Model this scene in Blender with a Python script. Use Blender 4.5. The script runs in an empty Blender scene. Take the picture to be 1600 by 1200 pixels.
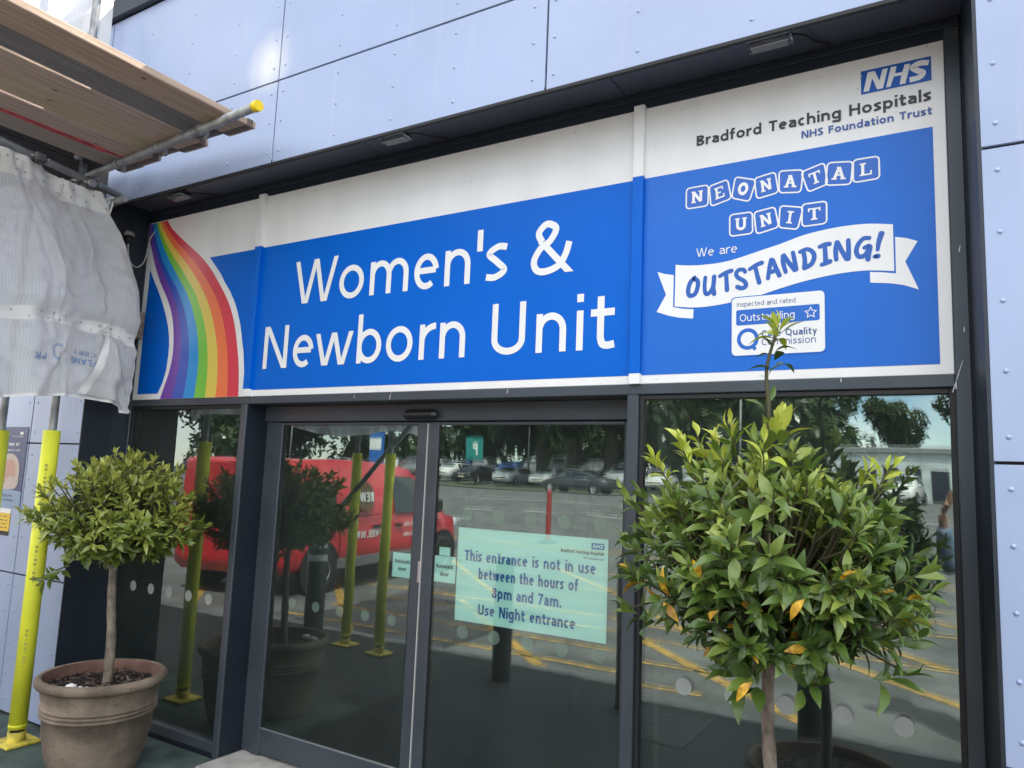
import bpy, bmesh, math, random
from mathutils import Vector, Matrix, noise
R = math.radians
SC = bpy.context.scene
COL = SC.collection

# ------------------------------------------------------------------ camera, sky, sun, exposure
CAM_P = Vector((4.9874, -3.0839, 1.7067)); YAW, PIT, ROL = .54496, .125056, .040456
def camera():
    cy, sy, cp, sp, cr, sr = math.cos(YAW), math.sin(YAW), math.cos(PIT), math.sin(PIT), math.cos(ROL), math.sin(ROL)
    f = Vector((-sy*cp, cy*cp, sp)); r = Vector((cy, sy, 0)); u = r.cross(f)
    rr = cr*r + sr*u; uu = -sr*r + cr*u
    d = bpy.data.cameras.new('camera'); o = bpy.data.objects.new('camera', d); COL.objects.link(o)
    d.sensor_fit = 'HORIZONTAL'; d.sensor_width = 36; d.lens = 1163.169/1600*36
    d.clip_start = .02; d.clip_end = 2000
    m = Matrix.Identity(4)
    for i in range(3):
        m[i][0], m[i][1], m[i][2], m[i][3] = rr[i], uu[i], -f[i], CAM_P[i]
    o.matrix_world = m; SC.camera = o
camera()
SUN_EL, SUN_AZ = 56.0, -34.0         # the sun stands behind the building, to its right
def world():
    w = bpy.data.worlds.new('World'); SC.world = w; w.use_nodes = True
    nt = w.node_tree; N = nt.nodes; L = nt.links
    bg = N['Background']; bg.inputs[1].default_value = .13
    sky = N.new('ShaderNodeTexSky'); sky.sky_type = 'NISHITA'; sky.sun_disc = False
    sky.sun_elevation = R(SUN_EL); sky.sun_rotation = R(-SUN_AZ); sky.dust_density = .15; sky.air_density = .9; sky.ozone_density = 2.5
    tc = N.new('ShaderNodeTexCoord'); mp = N.new('ShaderNodeMapping'); mp.inputs['Scale'].default_value = (1, 1, 2.2); mp.inputs['Location'].default_value = (7.7, .9, .4); mp.inputs['Rotation'].default_value = (0, 0, -.17)
    ns = N.new('ShaderNodeTexNoise'); ns.inputs['Scale'].default_value = 2.1; ns.inputs['Detail'].default_value = 6
    rp = N.new('ShaderNodeValToRGB'); rp.color_ramp.elements[0].position = .4; rp.color_ramp.elements[1].position = .58
    mx = N.new('ShaderNodeMixRGB'); mx.inputs[2].default_value = (11, 10.8, 10.5, 1)
    L.new(tc.outputs['Generated'], mp.inputs[0]); L.new(mp.outputs[0], ns.inputs['Vector']); L.new(ns.outputs[0], rp.inputs[0])
    L.new(rp.outputs[0], mx.inputs[0]); L.new(sky.outputs[0], mx.inputs[1]); L.new(mx.outputs[0], bg.inputs[0])
    s = bpy.data.lights.new('sun', 'SUN'); s.energy = 4.0; s.angle = R(.5); s.color = (1, .95, .88)
    o = bpy.data.objects.new('sun', s); COL.objects.link(o)
    d = Vector((-math.sin(R(SUN_AZ))*math.cos(R(SUN_EL)), math.cos(R(SUN_AZ))*math.cos(R(SUN_EL)), math.sin(R(SUN_EL))))
    o.rotation_euler = d.to_track_quat('Z', 'Y').to_euler(); o.location = (0, 10, 20)
world()
SC.view_settings.view_transform = 'Standard'; SC.view_settings.look = 'None'
SC.view_settings.exposure = 1.45; SC.view_settings.gamma = 1
SC.cycles.max_bounces = 10; SC.cycles.transparent_max_bounces = 16

# ------------------------------------------------------------------ materials
def lin(c):
    return tuple(x/12.92 if x <= .04045 else ((x+.055)/1.055)**2.4 for x in c)
def hx(r, g, b): return lin((r/255, g/255, b/255))
MATS = {}
def mat(name, col, rough=.5, metal=0, var=0, scale=8, bump=0, bscale=None, stretch=(1, 1, 1), spec=.5, col2=None, coat=0, detail=5, lo=.35, hi=.65):
    """procedural surface: noise between two tones of one colour, plus bump"""
    if name in MATS: return MATS[name]
    m = bpy.data.materials.new(name); m.use_nodes = True; nt = m.node_tree; N = nt.nodes; L = nt.links
    b = N['Principled BSDF']; b.inputs['Roughness'].default_value = rough; b.inputs['Metallic'].default_value = metal
    b.inputs['Specular IOR Level'].default_value = spec; b.inputs['Coat Weight'].default_value = coat
    b.inputs['Base Color'].default_value = (*col, 1); m.diffuse_color = (*col, 1)
    if var or bump or col2:
        tc = N.new('ShaderNodeTexCoord'); mp = N.new('ShaderNodeMapping'); mp.inputs['Scale'].default_value = stretch
        L.new(tc.outputs['Object'], mp.inputs[0])
        ns = N.new('ShaderNodeTexNoise'); ns.inputs['Scale'].default_value = scale; ns.inputs['Detail'].default_value = detail
        L.new(mp.outputs[0], ns.inputs['Vector'])
        if var or col2:
            r = N.new('ShaderNodeValToRGB'); r.color_ramp.elements[0].position = lo; r.color_ramp.elements[1].position = hi
            a = tuple(max(0, c*(1-var)) for c in col); z = col2 if col2 else tuple(min(1, c*(1+var)) for c in col)
            r.color_ramp.elements[0].color = (*a, 1); r.color_ramp.elements[1].color = (*z, 1)
            L.new(ns.outputs[0], r.inputs[0]); L.new(r.outputs[0], b.inputs['Base Color'])
        if bump:
            n2 = N.new('ShaderNodeTexNoise'); n2.inputs['Scale'].default_value = bscale or scale*4; n2.inputs['Detail'].default_value = 4
            L.new(mp.outputs[0], n2.inputs['Vector'])
            bp = N.new('ShaderNodeBump'); bp.inputs['Strength'].default_value = bump; bp.inputs['Distance'].default_value = .01
            L.new(n2.outputs[0], bp.inputs['Height']); L.new(bp.outputs[0], b.inputs['Normal'])
    MATS[name] = m; return m
def nodes(m): return m.node_tree.nodes, m.node_tree.links, m.node_tree.nodes['Principled BSDF']

def glass_mat(name, tint, refl, k=.75):
    m = bpy.data.materials.new(name); m.use_nodes = True; nt = m.node_tree; N = nt.nodes; L = nt.links
    N.remove(N['Principled BSDF']); out = N['Material Output']
    tr = N.new('ShaderNodeBsdfTransparent'); tr.inputs[0].default_value = (*tint, 1)
    gl = N.new('ShaderNodeBsdfGlossy'); gl.inputs['Roughness'].default_value = 0; gl.inputs[0].default_value = (*refl, 1)
    fr = N.new('ShaderNodeFresnel'); fr.inputs[0].default_value = 1.5
    ma = N.new('ShaderNodeMath'); ma.operation = 'MULTIPLY_ADD'; ma.inputs[1].default_value = k; ma.inputs[2].default_value = .14
    mx = N.new('ShaderNodeMixShader')
    # panes are never quite flat: a faint waviness of the reflection
    tc = N.new('ShaderNodeTexCoord'); ns = N.new('ShaderNodeTexNoise'); ns.inputs['Scale'].default_value = 1.6; ns.inputs['Detail'].default_value = 1
    bp = N.new('ShaderNodeBump'); bp.inputs['Strength'].default_value = .06; bp.inputs['Distance'].default_value = .02
    L.new(tc.outputs['Object'], ns.inputs['Vector']); L.new(ns.outputs[0], bp.inputs['Height']); L.new(bp.outputs[0], gl.inputs['Normal'])
    L.new(fr.outputs[0], ma.inputs[0]); L.new(ma.outputs[0], mx.inputs[0]); L.new(tr.outputs[0], mx.inputs[1]); L.new(gl.outputs[0], mx.inputs[2])
    df = N.new('ShaderNodeBsdfDiffuse'); df.inputs[0].default_value = (.62, .74, .7, 1); m2 = N.new('ShaderNodeMixShader')   # a thin film of dust
    n2 = N.new('ShaderNodeTexNoise'); n2.inputs['Scale'].default_value = 3; n2.inputs['Detail'].default_value = 5; m3 = N.new('ShaderNodeMath'); m3.operation = 'MULTIPLY'; m3.inputs[1].default_value = .03
    L.new(tc.outputs['Object'], n2.inputs['Vector']); L.new(n2.outputs[0], m3.inputs[0]); L.new(m3.outputs[0], m2.inputs[0])
    L.new(mx.outputs[0], m2.inputs[1]); L.new(df.outputs[0], m2.inputs[2]); L.new(m2.outputs[0], out.inputs[0]); MATS[name] = m; return m
GLASS = glass_mat('clear_glazing', (.8, .88, .85), (.86, .95, .9))

NAVY = mat('anthracite_powder_coat', hx(60, 68, 74), .42, var=.12, scale=3, bump=.02)
NAVY_D = mat('dark_anthracite', hx(30, 39, 50), .45, var=.1, scale=3, bump=.02)
NAVY_SHADE = mat('reveal_shade_grey', hx(22, 31, 42), .5, var=.1, scale=3, bump=.02)  # frame grey darkened: the shade on the door reveal put into the colour
BLACK = mat('black_rubber', (.012, .012, .013), .6)
WHITE = mat('white_vinyl', hx(230, 231, 229), .4, var=.03, scale=1.5, stretch=(4, 4, .8), bump=.01, bscale=30, spec=.3)
BLUE = mat('blue_vinyl', (.0, .12, .57), .38, var=.03, scale=2, spec=.18)
BLUE_R = mat('lighter_blue_vinyl', (.016, .142, .57), .36, var=.03, scale=2, spec=.28)
STEEL = mat('galvanised_steel', hx(150, 152, 152), .5, metal=.6, var=.25, scale=14, bump=.05)
ALU = mat('bare_aluminium', hx(190, 192, 194), .35, metal=.8)
DARKTXT = mat('charcoal_vinyl', hx(52, 54, 60), .5)

# ------------------------------------------------------------------ mesh builder
class MB:
    def __init__(s): s.v = []; s.f = []; s.m = []; s.sm = []; s.t = []
    def face(s, idx, m=0, smooth=False, tone=.5): s.f.append(idx); s.m.append(m); s.sm.append(smooth); s.t.append(tone)
    def poly(s, pts, m=0, smooth=False, tone=.5):
        k = len(s.v); s.v += [tuple(p) for p in pts]; s.face(list(range(k, k+len(pts))), m, smooth, tone)
    def box(s, x0, x1, y0, y1, z0, z1, m=0):
        k = len(s.v); s.v += [(x, y, z) for z in (z0, z1) for y in (y0, y1) for x in (x0, x1)]
        for q in ((0, 2, 3, 1), (4, 5, 7, 6), (0, 1, 5, 4), (2, 6, 7, 3), (0, 4, 6, 2), (1, 3, 7, 5)): s.face([k+i for i in q], m)
        return s
    def bbox(s, x0, x1, y0, y1, z0, z1, b=.003, m=0):
        """box with chamfered edges"""
        bm = bmesh.new(); bmesh.ops.create_cube(bm, size=1)
        for v in bm.verts: v.co = Vector(((x0+x1)/2+v.co.x*(x1-x0), (y0+y1)/2+v.co.y*(y1-y0), (z0+z1)/2+v.co.z*(z1-z0)))
        bmesh.ops.bevel(bm, geom=bm.edges[:], offset=min(b, .45*min(x1-x0, y1-y0, z1-z0)), segments=1, affect='EDGES')
        return s.bm(bm, m)
    def bm(s, bm, m=0, smooth=False, xf=None):
        k = len(s.v); bm.verts.index_update()
        for v in bm.verts: s.v.append(tuple(xf @ v.co if xf else v.co))
        for f in bm.faces: s.face([k+v.index for v in f.verts], m, smooth)
        bm.free(); return s
    def tube(s, path, r, n=10, m=0, caps=True):
        path = [Vector(p) for p in path]; rs = r if isinstance(r, (list, tuple)) else [r]*len(path)
        up = None; k = len(s.v)
        for i, p in enumerate(path):
            t = (path[min(i+1, len(path)-1)]-path[max(i-1, 0)]).normalized()
            if up is None: up = t.orthogonal().normalized()
            up = (up-t*up.dot(t)).normalized(); b = t.cross(up)
            for j in range(n):
                a = 2*math.pi*j/n; s.v.append(tuple(p+(up*math.cos(a)+b*math.sin(a))*rs[i]))
        for i in range(len(path)-1):
            for j in range(n):
                a = k+i*n+j; b2 = k+i*n+(j+1) % n; s.face([a, b2, b2+n, a+n], m, True)
        if caps:
            s.face([k+j for j in range(n)][::-1], m); s.face([k+(len(path)-1)*n+j for j in range(n)], m)
        return s
    def lathe(s, prof, c=(0, 0, 0), n=40, m=0, closed=False):
        k = len(s.v); c = Vector(c)
        for r, z in prof:
            for j in range(n):
                a = 2*math.pi*j/n; s.v.append((c.x+r*math.cos(a), c.y+r*math.sin(a), c.z+z))
        q = len(prof)
        for i in range(q if closed else q-1):
            for j in range(n):
                a = k+i*n+j; b = k+i*n+(j+1) % n; i2 = ((i+1) % q)
                s.face([a, b, k+i2*n+(j+1) % n, k+i2*n+j], m, True)
        return s
    def disc(s, c, nrm, r, n=20, m=0, squash=1):
        nrm = Vector(nrm).normalized(); u = nrm.orthogonal().normalized()
        if abs(nrm.z) < .9: u = Vector((0, 0, 1)).cross(nrm).normalized()
        w = nrm.cross(u)
        s.poly([Vector(c)+u*r*math.cos(2*math.pi*j/n)+w*r*squash*math.sin(2*math.pi*j/n) for j in range(n)], m)
    def build(s, name, mats, parent=None, origin=None, smooth=None):
        me = bpy.data.meshes.new(name); off = Vector(origin) if origin else (parent_loc(parent) if parent else Vector((0, 0, 0)))
        me.from_pydata([tuple(Vector(v)-off) for v in s.v], [], s.f)
        mats = mats if isinstance(mats, (list, tuple)) else [mats]
        for m in mats: me.materials.append(m)
        for i, p in enumerate(me.polygons):
            p.material_index = min(s.m[i], len(mats)-1); p.use_smooth = s.sm[i] if smooth is None else smooth
        if any(t != .5 for t in s.t):
            at = me.attributes.new('tone', 'FLOAT', 'FACE')
            for i, t in enumerate(s.t): at.data[i].value = t
        o = bpy.data.objects.new(name, me); COL.objects.link(o)
        if parent: o.parent = parent
        elif origin: o.location = off
        return o
def parent_loc(p):
    l = Vector((0, 0, 0))
    while p: l += p.location; p = p.parent
    return l
def tag(o, label=None, cat=None, group=None, kind=None):
    if label: o['label'] = label
    if cat: o['category'] = cat
    if group: o['group'] = group
    if kind: o['kind'] = kind
    return o
def thing(name, label, cat, loc=(0, 0, 0), group=None, rz=0):
    o = bpy.data.objects.new(name, None); COL.objects.link(o); o.location = loc; o.rotation_euler = (0, 0, rz)
    o.empty_display_size = .1
    return tag(o, label, cat, group)
def copy_tree(o, parent=None):
    c = o.copy(); COL.objects.link(c)
    if parent: c.parent = parent
    for ch in list(o.children): copy_tree(ch, c)
    return c
def catmull(p, n=6, closed=False):
    p = [Vector(q) for q in p]; o = []; k = len(p)
    for i in range(k if closed else k-1):
        if closed: a, b, c, d = p[(i-1) % k], p[i], p[(i+1) % k], p[(i+2) % k]
        else: a, b, c, d = p[max(i-1, 0)], p[i], p[i+1], p[min(i+2, k-1)]
        for j in range(n):
            t = j/n
            o.append(.5*((2*b)+(c-a)*t+(2*a-5*b+4*c-d)*t*t+(3*b-a-3*c+d)*t**3))
    if not closed: o.append(p[-1])
    return o
# ------------------------------------------------------------------ lettering: a humanist sans drawn as strokes
def arc(cx, cy, rx, ry, a0, a1, n=14):
    return [(cx+rx*math.cos(R(a0+(a1-a0)*i/n)), cy+ry*math.sin(R(a0+(a1-a0)*i/n))) for i in range(n+1)]
def cm(*p): return [tuple(v) for v in catmull([(x, y, 0) for x, y in p], 6)]
def cm2(*p): return [(v[0], v[1]) for v in cm(*p)]
WID = dict(a=.48, b=.55, c=.45, d=.55, e=.52, f=.34, g=.55, h=.53, k=.5, m=.86, n=.53, o=.57, p=.55, q=.55, r=.34, s=.42, t=.37, u=.53, v=.5, w=.78, x=.5, y=.5,
           A=.66, B=.55, C=.6, F=.46, H=.64, N=.66, O=.75, Q=.75, S=.5, T=.55, U=.62, W=.98, R=.56, E=.48, P=.53, L=.45, G=.66, M=.8)
WID.update({'8': .54, '7': .52, '&': .72, ' ': .28, '.': .16, "'": .13, 'i': .14, 'l': .14, 'I': .14, '!': .14, '-': .3})
def glyph(ch, wd, w, X=.725):
    h = w/2; L = lambda *p: ('L', list(p)); P = lambda l: ('L', list(l)); D = lambda a, b: ('D', a, b)
    ell = lambda cx, cy, rx, ry: ('C', arc(cx, cy, rx, ry, 0, 360, 32)[:-1])
    ry = .26; Y0 = X-h-ry+.01
    if ch == 'o': return [ell(wd/2, X/2, wd/2-h, X/2-h+.012)]
    if ch in 'bdpq':
        s = [ell(wd/2, X/2, wd/2-h, X/2-h+.01)]; x = h if ch in 'bp' else wd-h
        return s+[L((x, 0 if ch in 'bd' else -.3), (x, 1.07 if ch in 'bd' else X))]
    if ch in 'nh': return [L((h, 0), (h, X if ch == 'n' else 1.07)), P(arc(wd/2, Y0, wd/2-h, ry, 168, 0)+[(wd-h, 0)])]
    if ch == 'm':
        q = wd/2; return [L((h, 0), (h, X)), P(arc((h+q)/2, Y0, (q-h)/2, ry, 165, 0)+[(q, 0)]), P(arc((q+wd-h)/2, Y0, (wd-h-q)/2, ry, 165, 0)+[(wd-h, 0)])]
    if ch == 'u': return [L((wd-h, X), (wd-h, 0)), P([(h, X)]+arc(wd/2, h+ry-.01, wd/2-h, ry, 180, 348))]
    if ch == 'e': return [L((h*1.2, X*.53), (wd-h*1.1, X*.53)), P(arc(wd/2, X/2, wd/2-h, X/2-h+.01, 6, 308, 26))]
    if ch == 'c': return [P(arc(wd*.56, X/2, wd*.56-h, X/2-h+.01, 52, 308, 22))]
    if ch == 'a': return [P(cm2((.06, X-.11), (wd*.45, X-h), (wd-h-.035, X-.16), (wd-h, X-.3))+[(wd-h, 0)]), P(cm2((wd-h, X*.6), (wd*.45, X*.57), (h, X*.3), (wd*.4, h), (wd-h, X*.26)))]
    if ch == 's': return [P(cm2((wd-.02, X-.09), (wd*.55, X-h), (h, X-.19), (wd*.5, X*.51), (wd-h, .19), (wd*.45, h), (.01, .085)))]
    if ch == 't':
        tx = wd*.42; return [P([(tx, .95), (tx, .22)]+cm2((tx, .22), (tx+.035, .1), (tx+.13, h), (wd, h+.02))), L((0, X-h), (wd, X-h))]
    if ch == 'r': return [L((h, 0), (h, X)), P(arc(wd+.02, Y0-.04, wd+.02-h, ry+.05, 168, 90))]
    if ch == 'i': return [L((h, 0), (h, X)), L((h, .88), (h, 1.03))]
    if ch == 'l': return [L((h, 0), (h, 1.07))]
    if ch == 'g': return [ell(wd/2, X/2, wd/2-h, X/2-h+.01), P([(wd-h, X)]+cm2((wd-h, -.04), (wd-.14, -.22), (wd*.45, -.3+h), (.05, -.2)))]
    if ch == 'f':
        x = wd*.42; return [P([(x, 0), (x, .8)]+cm2((x, .82), (x+.05, .98), (x+.15, 1.07-h), (wd, 1.06-h))), L((0, X-h), (wd, X-h))]
    if ch == 'k': return [L((h, 0), (h, 1.07)), D((wd-.1, X), (.14, .34)), D((.18, .4), (wd-.07, 0))]
    if ch == 'v': return [D((h, X), (wd/2-.02, 0)), D((wd-h, X), (wd/2+.02, 0))]
    if ch in 'wW':
        t = X if ch == 'w' else 1; g = h*1.02
        return [D((g, t), (wd*.26, 0)), D((wd*.5-.01, t), (wd*.3, 0)), D((wd*.5+.01, t), (wd*.7, 0)), D((wd-g, t), (wd*.74, 0))]
    if ch == 'x': return [D((h, X), (wd-h, 0)), D((wd-h, X), (h, 0))]
    if ch == 'y': return [D((h, X), (wd/2, 0)), D((wd-h, X), (wd*.3, -.3))]
    if ch == 'A': return [D((wd/2-.02, 1), (h, 0)), D((wd/2+.02, 1), (wd-h, 0)), L((wd*.2, .3), (wd*.8, .3))]
    if ch in 'BPR':
        s = [L((h, 0), (h, 1)), P([(h, 1-h), (wd*.5, 1-h)]+arc(wd*.5, .755, wd*.46-h, .245-h, 90, -90)+[(h, .51+h)])]
        if ch == 'B': s.append(P([(h, .54-h*.6), (wd*.55, .54-h*.6)]+arc(wd*.55, .27, wd*.45-h, .27-h, 90, -90)+[(h, h)]))
        if ch == 'R': s.append(D((wd*.45, .52), (wd-h, 0)))
        return s
    if ch in 'CG':
        s = [P(arc(wd*.56, .5, wd*.56-h, .5-h+.01, 48, 312 if ch == 'C' else 350, 24))]
        return s+([L((wd*.62, .45), (wd, .45))] if ch == 'G' else [])
    if ch in 'EFL':
        s = [L((h, 0), (h, 1))]
        if ch in 'EF': s += [L((h, 1-h), (wd, 1-h)), L((h, .53), (wd*.92, .53))]
        if ch in 'EL': s.append(L((h, h), (wd, h)))
        return s
    if ch == 'H': return [L((h, 0), (h, 1)), L((wd-h, 0), (wd-h, 1)), L((h, .52), (wd-h, .52))]
    if ch == 'I': return [L((h, 0), (h, 1))]
    if ch == 'M': return [L((h, 0), (h, 1)), L((wd-h, 0), (wd-h, 1)), D((h*1.3, 1), (wd/2, .1)), D((wd-h*1.3, 1), (wd/2, .1))]
    if ch == 'N': return [L((h, 0), (h, 1)), L((wd-h, 0), (wd-h, 1)), D((h*1.4, 1), (wd-h*1.4, 0))]
    if ch in 'OQ': return [ell(wd/2, .5, wd/2-h, .5-h+.012)]+([D((wd*.55, .2), (wd*.9, -.1))] if ch == 'Q' else [])
    if ch == 'S': return [P(cm2((wd-.03, .87), (wd*.55, 1-h), (h, .76), (wd*.5, .51), (wd-h, .26), (wd*.45, h), (.02, .12)))]
    if ch == 'T': return [L((wd/2, 0), (wd/2, 1)), L((0, 1-h), (wd, 1-h))]
    if ch == 'U': return [P([(h, 1)]+arc(wd/2, .3, wd/2-h, .3-h, 180, 360, 18)+[(wd-h, 1)])]
    if ch == '&': return [D((wd*.25, .62), (wd-h*1.1, 0)), P(cm2((wd*.26, .62), (wd*.17, .8), (wd*.36, 1.02-h), (wd*.58, .85), (wd*.45, .63), (wd*.22, .5), (h, .28), (wd*.14, .1), (wd*.36, h-.01), (wd*.66, .14), (wd*.82, .34), (wd*.9, .57)))]
    if ch == '8': return [ell(wd/2, .75, wd/2-h-.03, .25-h), ell(wd/2, .27, wd/2-h, .27-h)]
    if ch == '7': return [L((0, 1-h), (wd, 1-h)), D((wd-h, .95), (wd*.3, 0))]
    if ch == '.': return [L((h, 0), (h, w))]
    if ch == "'": return [L((h, .62), (h, 1.05))]
    if ch == '!': return [L((h, .3), (h, 1)), L((h, 0), (h, w))]
    if ch == '-': return [L((0, .35), (wd, .35))]
    return []
def ribbon(mb, pts, w, F, off, m=0, closed=False, taper=None):
    """flat stroke of width w along pts; F maps (x, y, out) to the world"""
    p = []
    for q in pts:
        q = Vector((q[0], q[1]))
        if not p or (q-p[-1]).length > 1e-6: p.append(q)
    n = len(p); lft = []; rgt = []
    for i in range(n):
        a = p[i]-p[i-1] if (i or closed) else None; b = p[(i+1) % n]-p[i] if (i < n-1 or closed) else None
        a = a.normalized() if a is not None else b.normalized(); b = b.normalized() if b is not None else a
        t = (a+b); t = t.normalized() if t.length > 1e-6 else a
        nn = Vector((-t.y, t.x)); k = w/2/max(.5, nn.dot(Vector((-a.y, a.x))))
        if taper: k *= taper[0]+(taper[1]-taper[0])*i/(n-1)
        lft.append(p[i]+nn*k); rgt.append(p[i]-nn*k)
    for i in range(n if closed else n-1):
        j = (i+1) % n
        mb.poly([F(*rgt[i], off), F(*rgt[j], off), F(*lft[j], off), F(*lft[i], off)], m)
LAY = [0]
def stroke(mb, s, w, F, m=0):
    LAY[0] += 1; off = (LAY[0] % 9)*.00012
    if s[0] == 'D':
        (x0, y0), (x1, y1) = s[1], s[2]; ln = math.hypot(x1-x0, y1-y0); k = w/2*ln/max(.2*ln, abs(y1-y0))*.96
        pts = [(x0-k, y0), (x1-k, y1), (x1+k, y1), (x0+k, y0)]
        if y0 < y1: pts = pts[::-1]
        mb.poly([F(x, y, off) for x, y in pts], m)
    else: ribbon(mb, s[1], w, F, off, m, s[0] == 'C')
def frame(o, u, v, n):
    o, u, v, n = Vector(o), Vector(u), Vector(v), Vector(n)
    return lambda x, y, d=0: o+u*x+v*y+n*d
FAC = ((1, 0, 0), (0, 0, 1), (0, -1, 0))          # the entrance front: right, up, outward
def put_glyph(mb, ch, F, x0, wd, cap, w, m=0):
    G = lambda x, y, d=0: F(x0+x*cap, y*cap, d)
    for s in glyph(ch, wd/cap, w/cap): stroke(mb, s, w/cap, G, m)
def text(mb, txt, F, cap, w, width=None, m=0, gap=.105, align='l'):
    """one line of lettering; width squeezes or spreads it to a measured length"""
    tot = sum(WID[c] for c in txt)+gap*(len(txt)-1)
    k = (width/cap/tot) if width else 1; x = 0
    if align == 'c': x = -tot*k*cap/2
    if align == 'r': x = -tot*k*cap
    for c in txt:
        put_glyph(mb, c, F, x, WID[c]*k*cap, cap, w, m); x += (WID[c]+gap)*k*cap
SLAB = dict(N=[((.18, .06), (.18, .94)), ((.82, .06), (.82, .94)), ((.2, .92), (.8, .08)), ((.0, .06), (.4, .06)), ((.0, .94), (.3, .94)), ((.62, .94), (1, .94))],
    E=[((.22, .06), (.22, .94)), ((.02, .06), (.9, .06)), ((.02, .94), (.86, .94)), ((.22, .5), (.62, .5)), ((.86, .02), (.86, .32)), ((.82, .7), (.82, .98))],
    A=[((.46, .94), (.16, .06)), ((.5, .94), (.82, .06)), ((.25, .36), (.74, .36)), ((-.05, .06), (.36, .06)), ((.62, .06), (1.05, .06)), ((.3, .94), (.6, .94))],
    T=[((.5, .06), (.5, .94)), ((.02, .9), (.98, .9)), ((.25, .06), (.75, .06)), ((.07, .68), (.07, .98)), ((.93, .68), (.93, .98))],
    L=[((.25, .06), (.25, .94)), ((.02, .06), (.9, .06)), ((.02, .94), (.5, .94)), ((.86, .02), (.86, .36))],
    I=[((.5, .06), (.5, .94)), ((.22, .06), (.78, .06)), ((.22, .94), (.78, .94))],
    U=[((.2, .94), (.2, .35)), ((.8, .94), (.8, .35)), ((.0, .94), (.4, .94)), ((.62, .94), (1, .94))], O=[])
# ------------------------------------------------------------------ measured outlines of the sign graphics (metres on the front, x right, z up)
RAINBOW= [[(-0.0127, 3.4195), (0.0134, 3.3026), (0.0374, 3.2577), (0.0682, 3.1916), (0.0939, 3.1348), (0.1268, 3.0736), (0.1573, 3.0254), (0.1851, 2.9766), (0.2412, 2.9087), (0.2915, 2.8474), (0.334, 2.7824), (0.3686, 2.7137), (0.3918, 2.6415), (0.4052, 2.5704), (0.4081, 2.5502), (0.4168, 2.4833), (0.4148, 2.4118), (0.4015, 2.3574), (0.3855, 2.2921), (0.3526, 2.2218), (0.3215, 2.1402)], [(0.0211, 3.4167), (0.0493, 3.3061), (0.0813, 3.252), (0.1284, 3.1636), (0.188, 3.0748), (0.2331, 3.0131), (0.2725, 2.9675), (0.334, 2.8844), (0.3945, 2.8025), (0.4382, 2.7233), (0.4773, 2.6204), (0.4923, 2.545), (0.5005, 2.4459), (0.4957, 2.3643), (0.4824, 2.2832), (0.4577, 2.1646), (0.4489, 2.1377)], [(0.0402, 3.4139), (0.0625, 3.3668), (0.0897, 3.3007), (0.1228, 3.2384), (0.1581, 3.1805), (0.2003, 3.1182), (0.2479, 3.06), (0.2943, 3.0065), (0.3382, 2.9607), (0.4052, 2.8877), (0.4607, 2.8068), (0.5084, 2.7226), (0.5477, 2.6402), (0.5696, 2.5697), (0.5732, 2.54), (0.5888, 2.4576), (0.5941, 2.36), (0.5909, 2.2687), (0.5777, 2.1887), (0.5646, 2.1355)], [(0.0814, 3.4121), (0.0974, 3.3744), (0.1298, 3.3159), (0.1684, 3.2571), (0.206, 3.2031), (0.2536, 3.1443), (0.3077, 3.0814), (0.368, 3.0146), (0.423, 2.9519), (0.4879, 2.8847), (0.5456, 2.8092), (0.5976, 2.7155), (0.6412, 2.6237), (0.6663, 2.5537), (0.6646, 2.5344), (0.6889, 2.4522), (0.6964, 2.3716), (0.6981, 2.2916), (0.6907, 2.2123), (0.6813, 2.1358)], [(0.1043, 3.4129), (0.1289, 3.3616), (0.1703, 3.3063), (0.2184, 3.2465), (0.2652, 3.1916), (0.325, 3.1317), (0.3901, 3.0719), (0.4549, 3.009), (0.5142, 2.9425), (0.5771, 2.8811), (0.635, 2.7962), (0.6896, 2.7032), (0.7314, 2.6173), (0.756, 2.548), (0.7599, 2.5284), (0.7819, 2.4473), (0.7954, 2.3513), (0.8002, 2.2722), (0.7985, 2.1988), (0.7937, 2.1362)], [(0.1337, 3.4128), (0.1681, 3.3602), (0.2156, 3.3042), (0.2691, 3.248), (0.3352, 3.1868), (0.4129, 3.125), (0.483, 3.0651), (0.5458, 3.0069), (0.6115, 2.9324), (0.6782, 2.8613), (0.7332, 2.7875), (0.7865, 2.6954), (0.8236, 2.6107), (0.8512, 2.5419), (0.8574, 2.5224), (0.8804, 2.442), (0.895, 2.347), (0.9025, 2.2686), (0.9046, 2.1959), (0.8985, 2.1377)], [(0.1689, 3.4159), (0.2135, 3.3579), (0.2742, 3.2962), (0.3461, 3.2378), (0.4162, 3.1845), (0.4919, 3.1273), (0.5602, 3.0719), (0.6279, 3.0133), (0.718, 2.9214), (0.7831, 2.8512), (0.8368, 2.7782), (0.8886, 2.6872), (0.9248, 2.6035), (0.9515, 2.5354), (0.9529, 2.5165), (0.9791, 2.4367), (0.9955, 2.3427), (1.0058, 2.265), (1.0101, 2.2033), (1.015, 2.1378)], [(0.2115, 3.4117), (0.2657, 3.3504), (0.3372, 3.2957), (0.4201, 3.2401), (0.5014, 3.1856), (0.574, 3.1409), (0.6405, 3.0897), (0.7129, 3.0308), (0.773, 2.9703), (0.8223, 2.9106), (0.8857, 2.8413), (0.9416, 2.7688), (0.9957, 2.6787), (1.0308, 2.5959), (1.0533, 2.5289), (1.0542, 2.5102), (1.0796, 2.4314), (1.0991, 2.3382), (1.1105, 2.2614), (1.1169, 2.2003), (1.1195, 2.1387)]]
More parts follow.
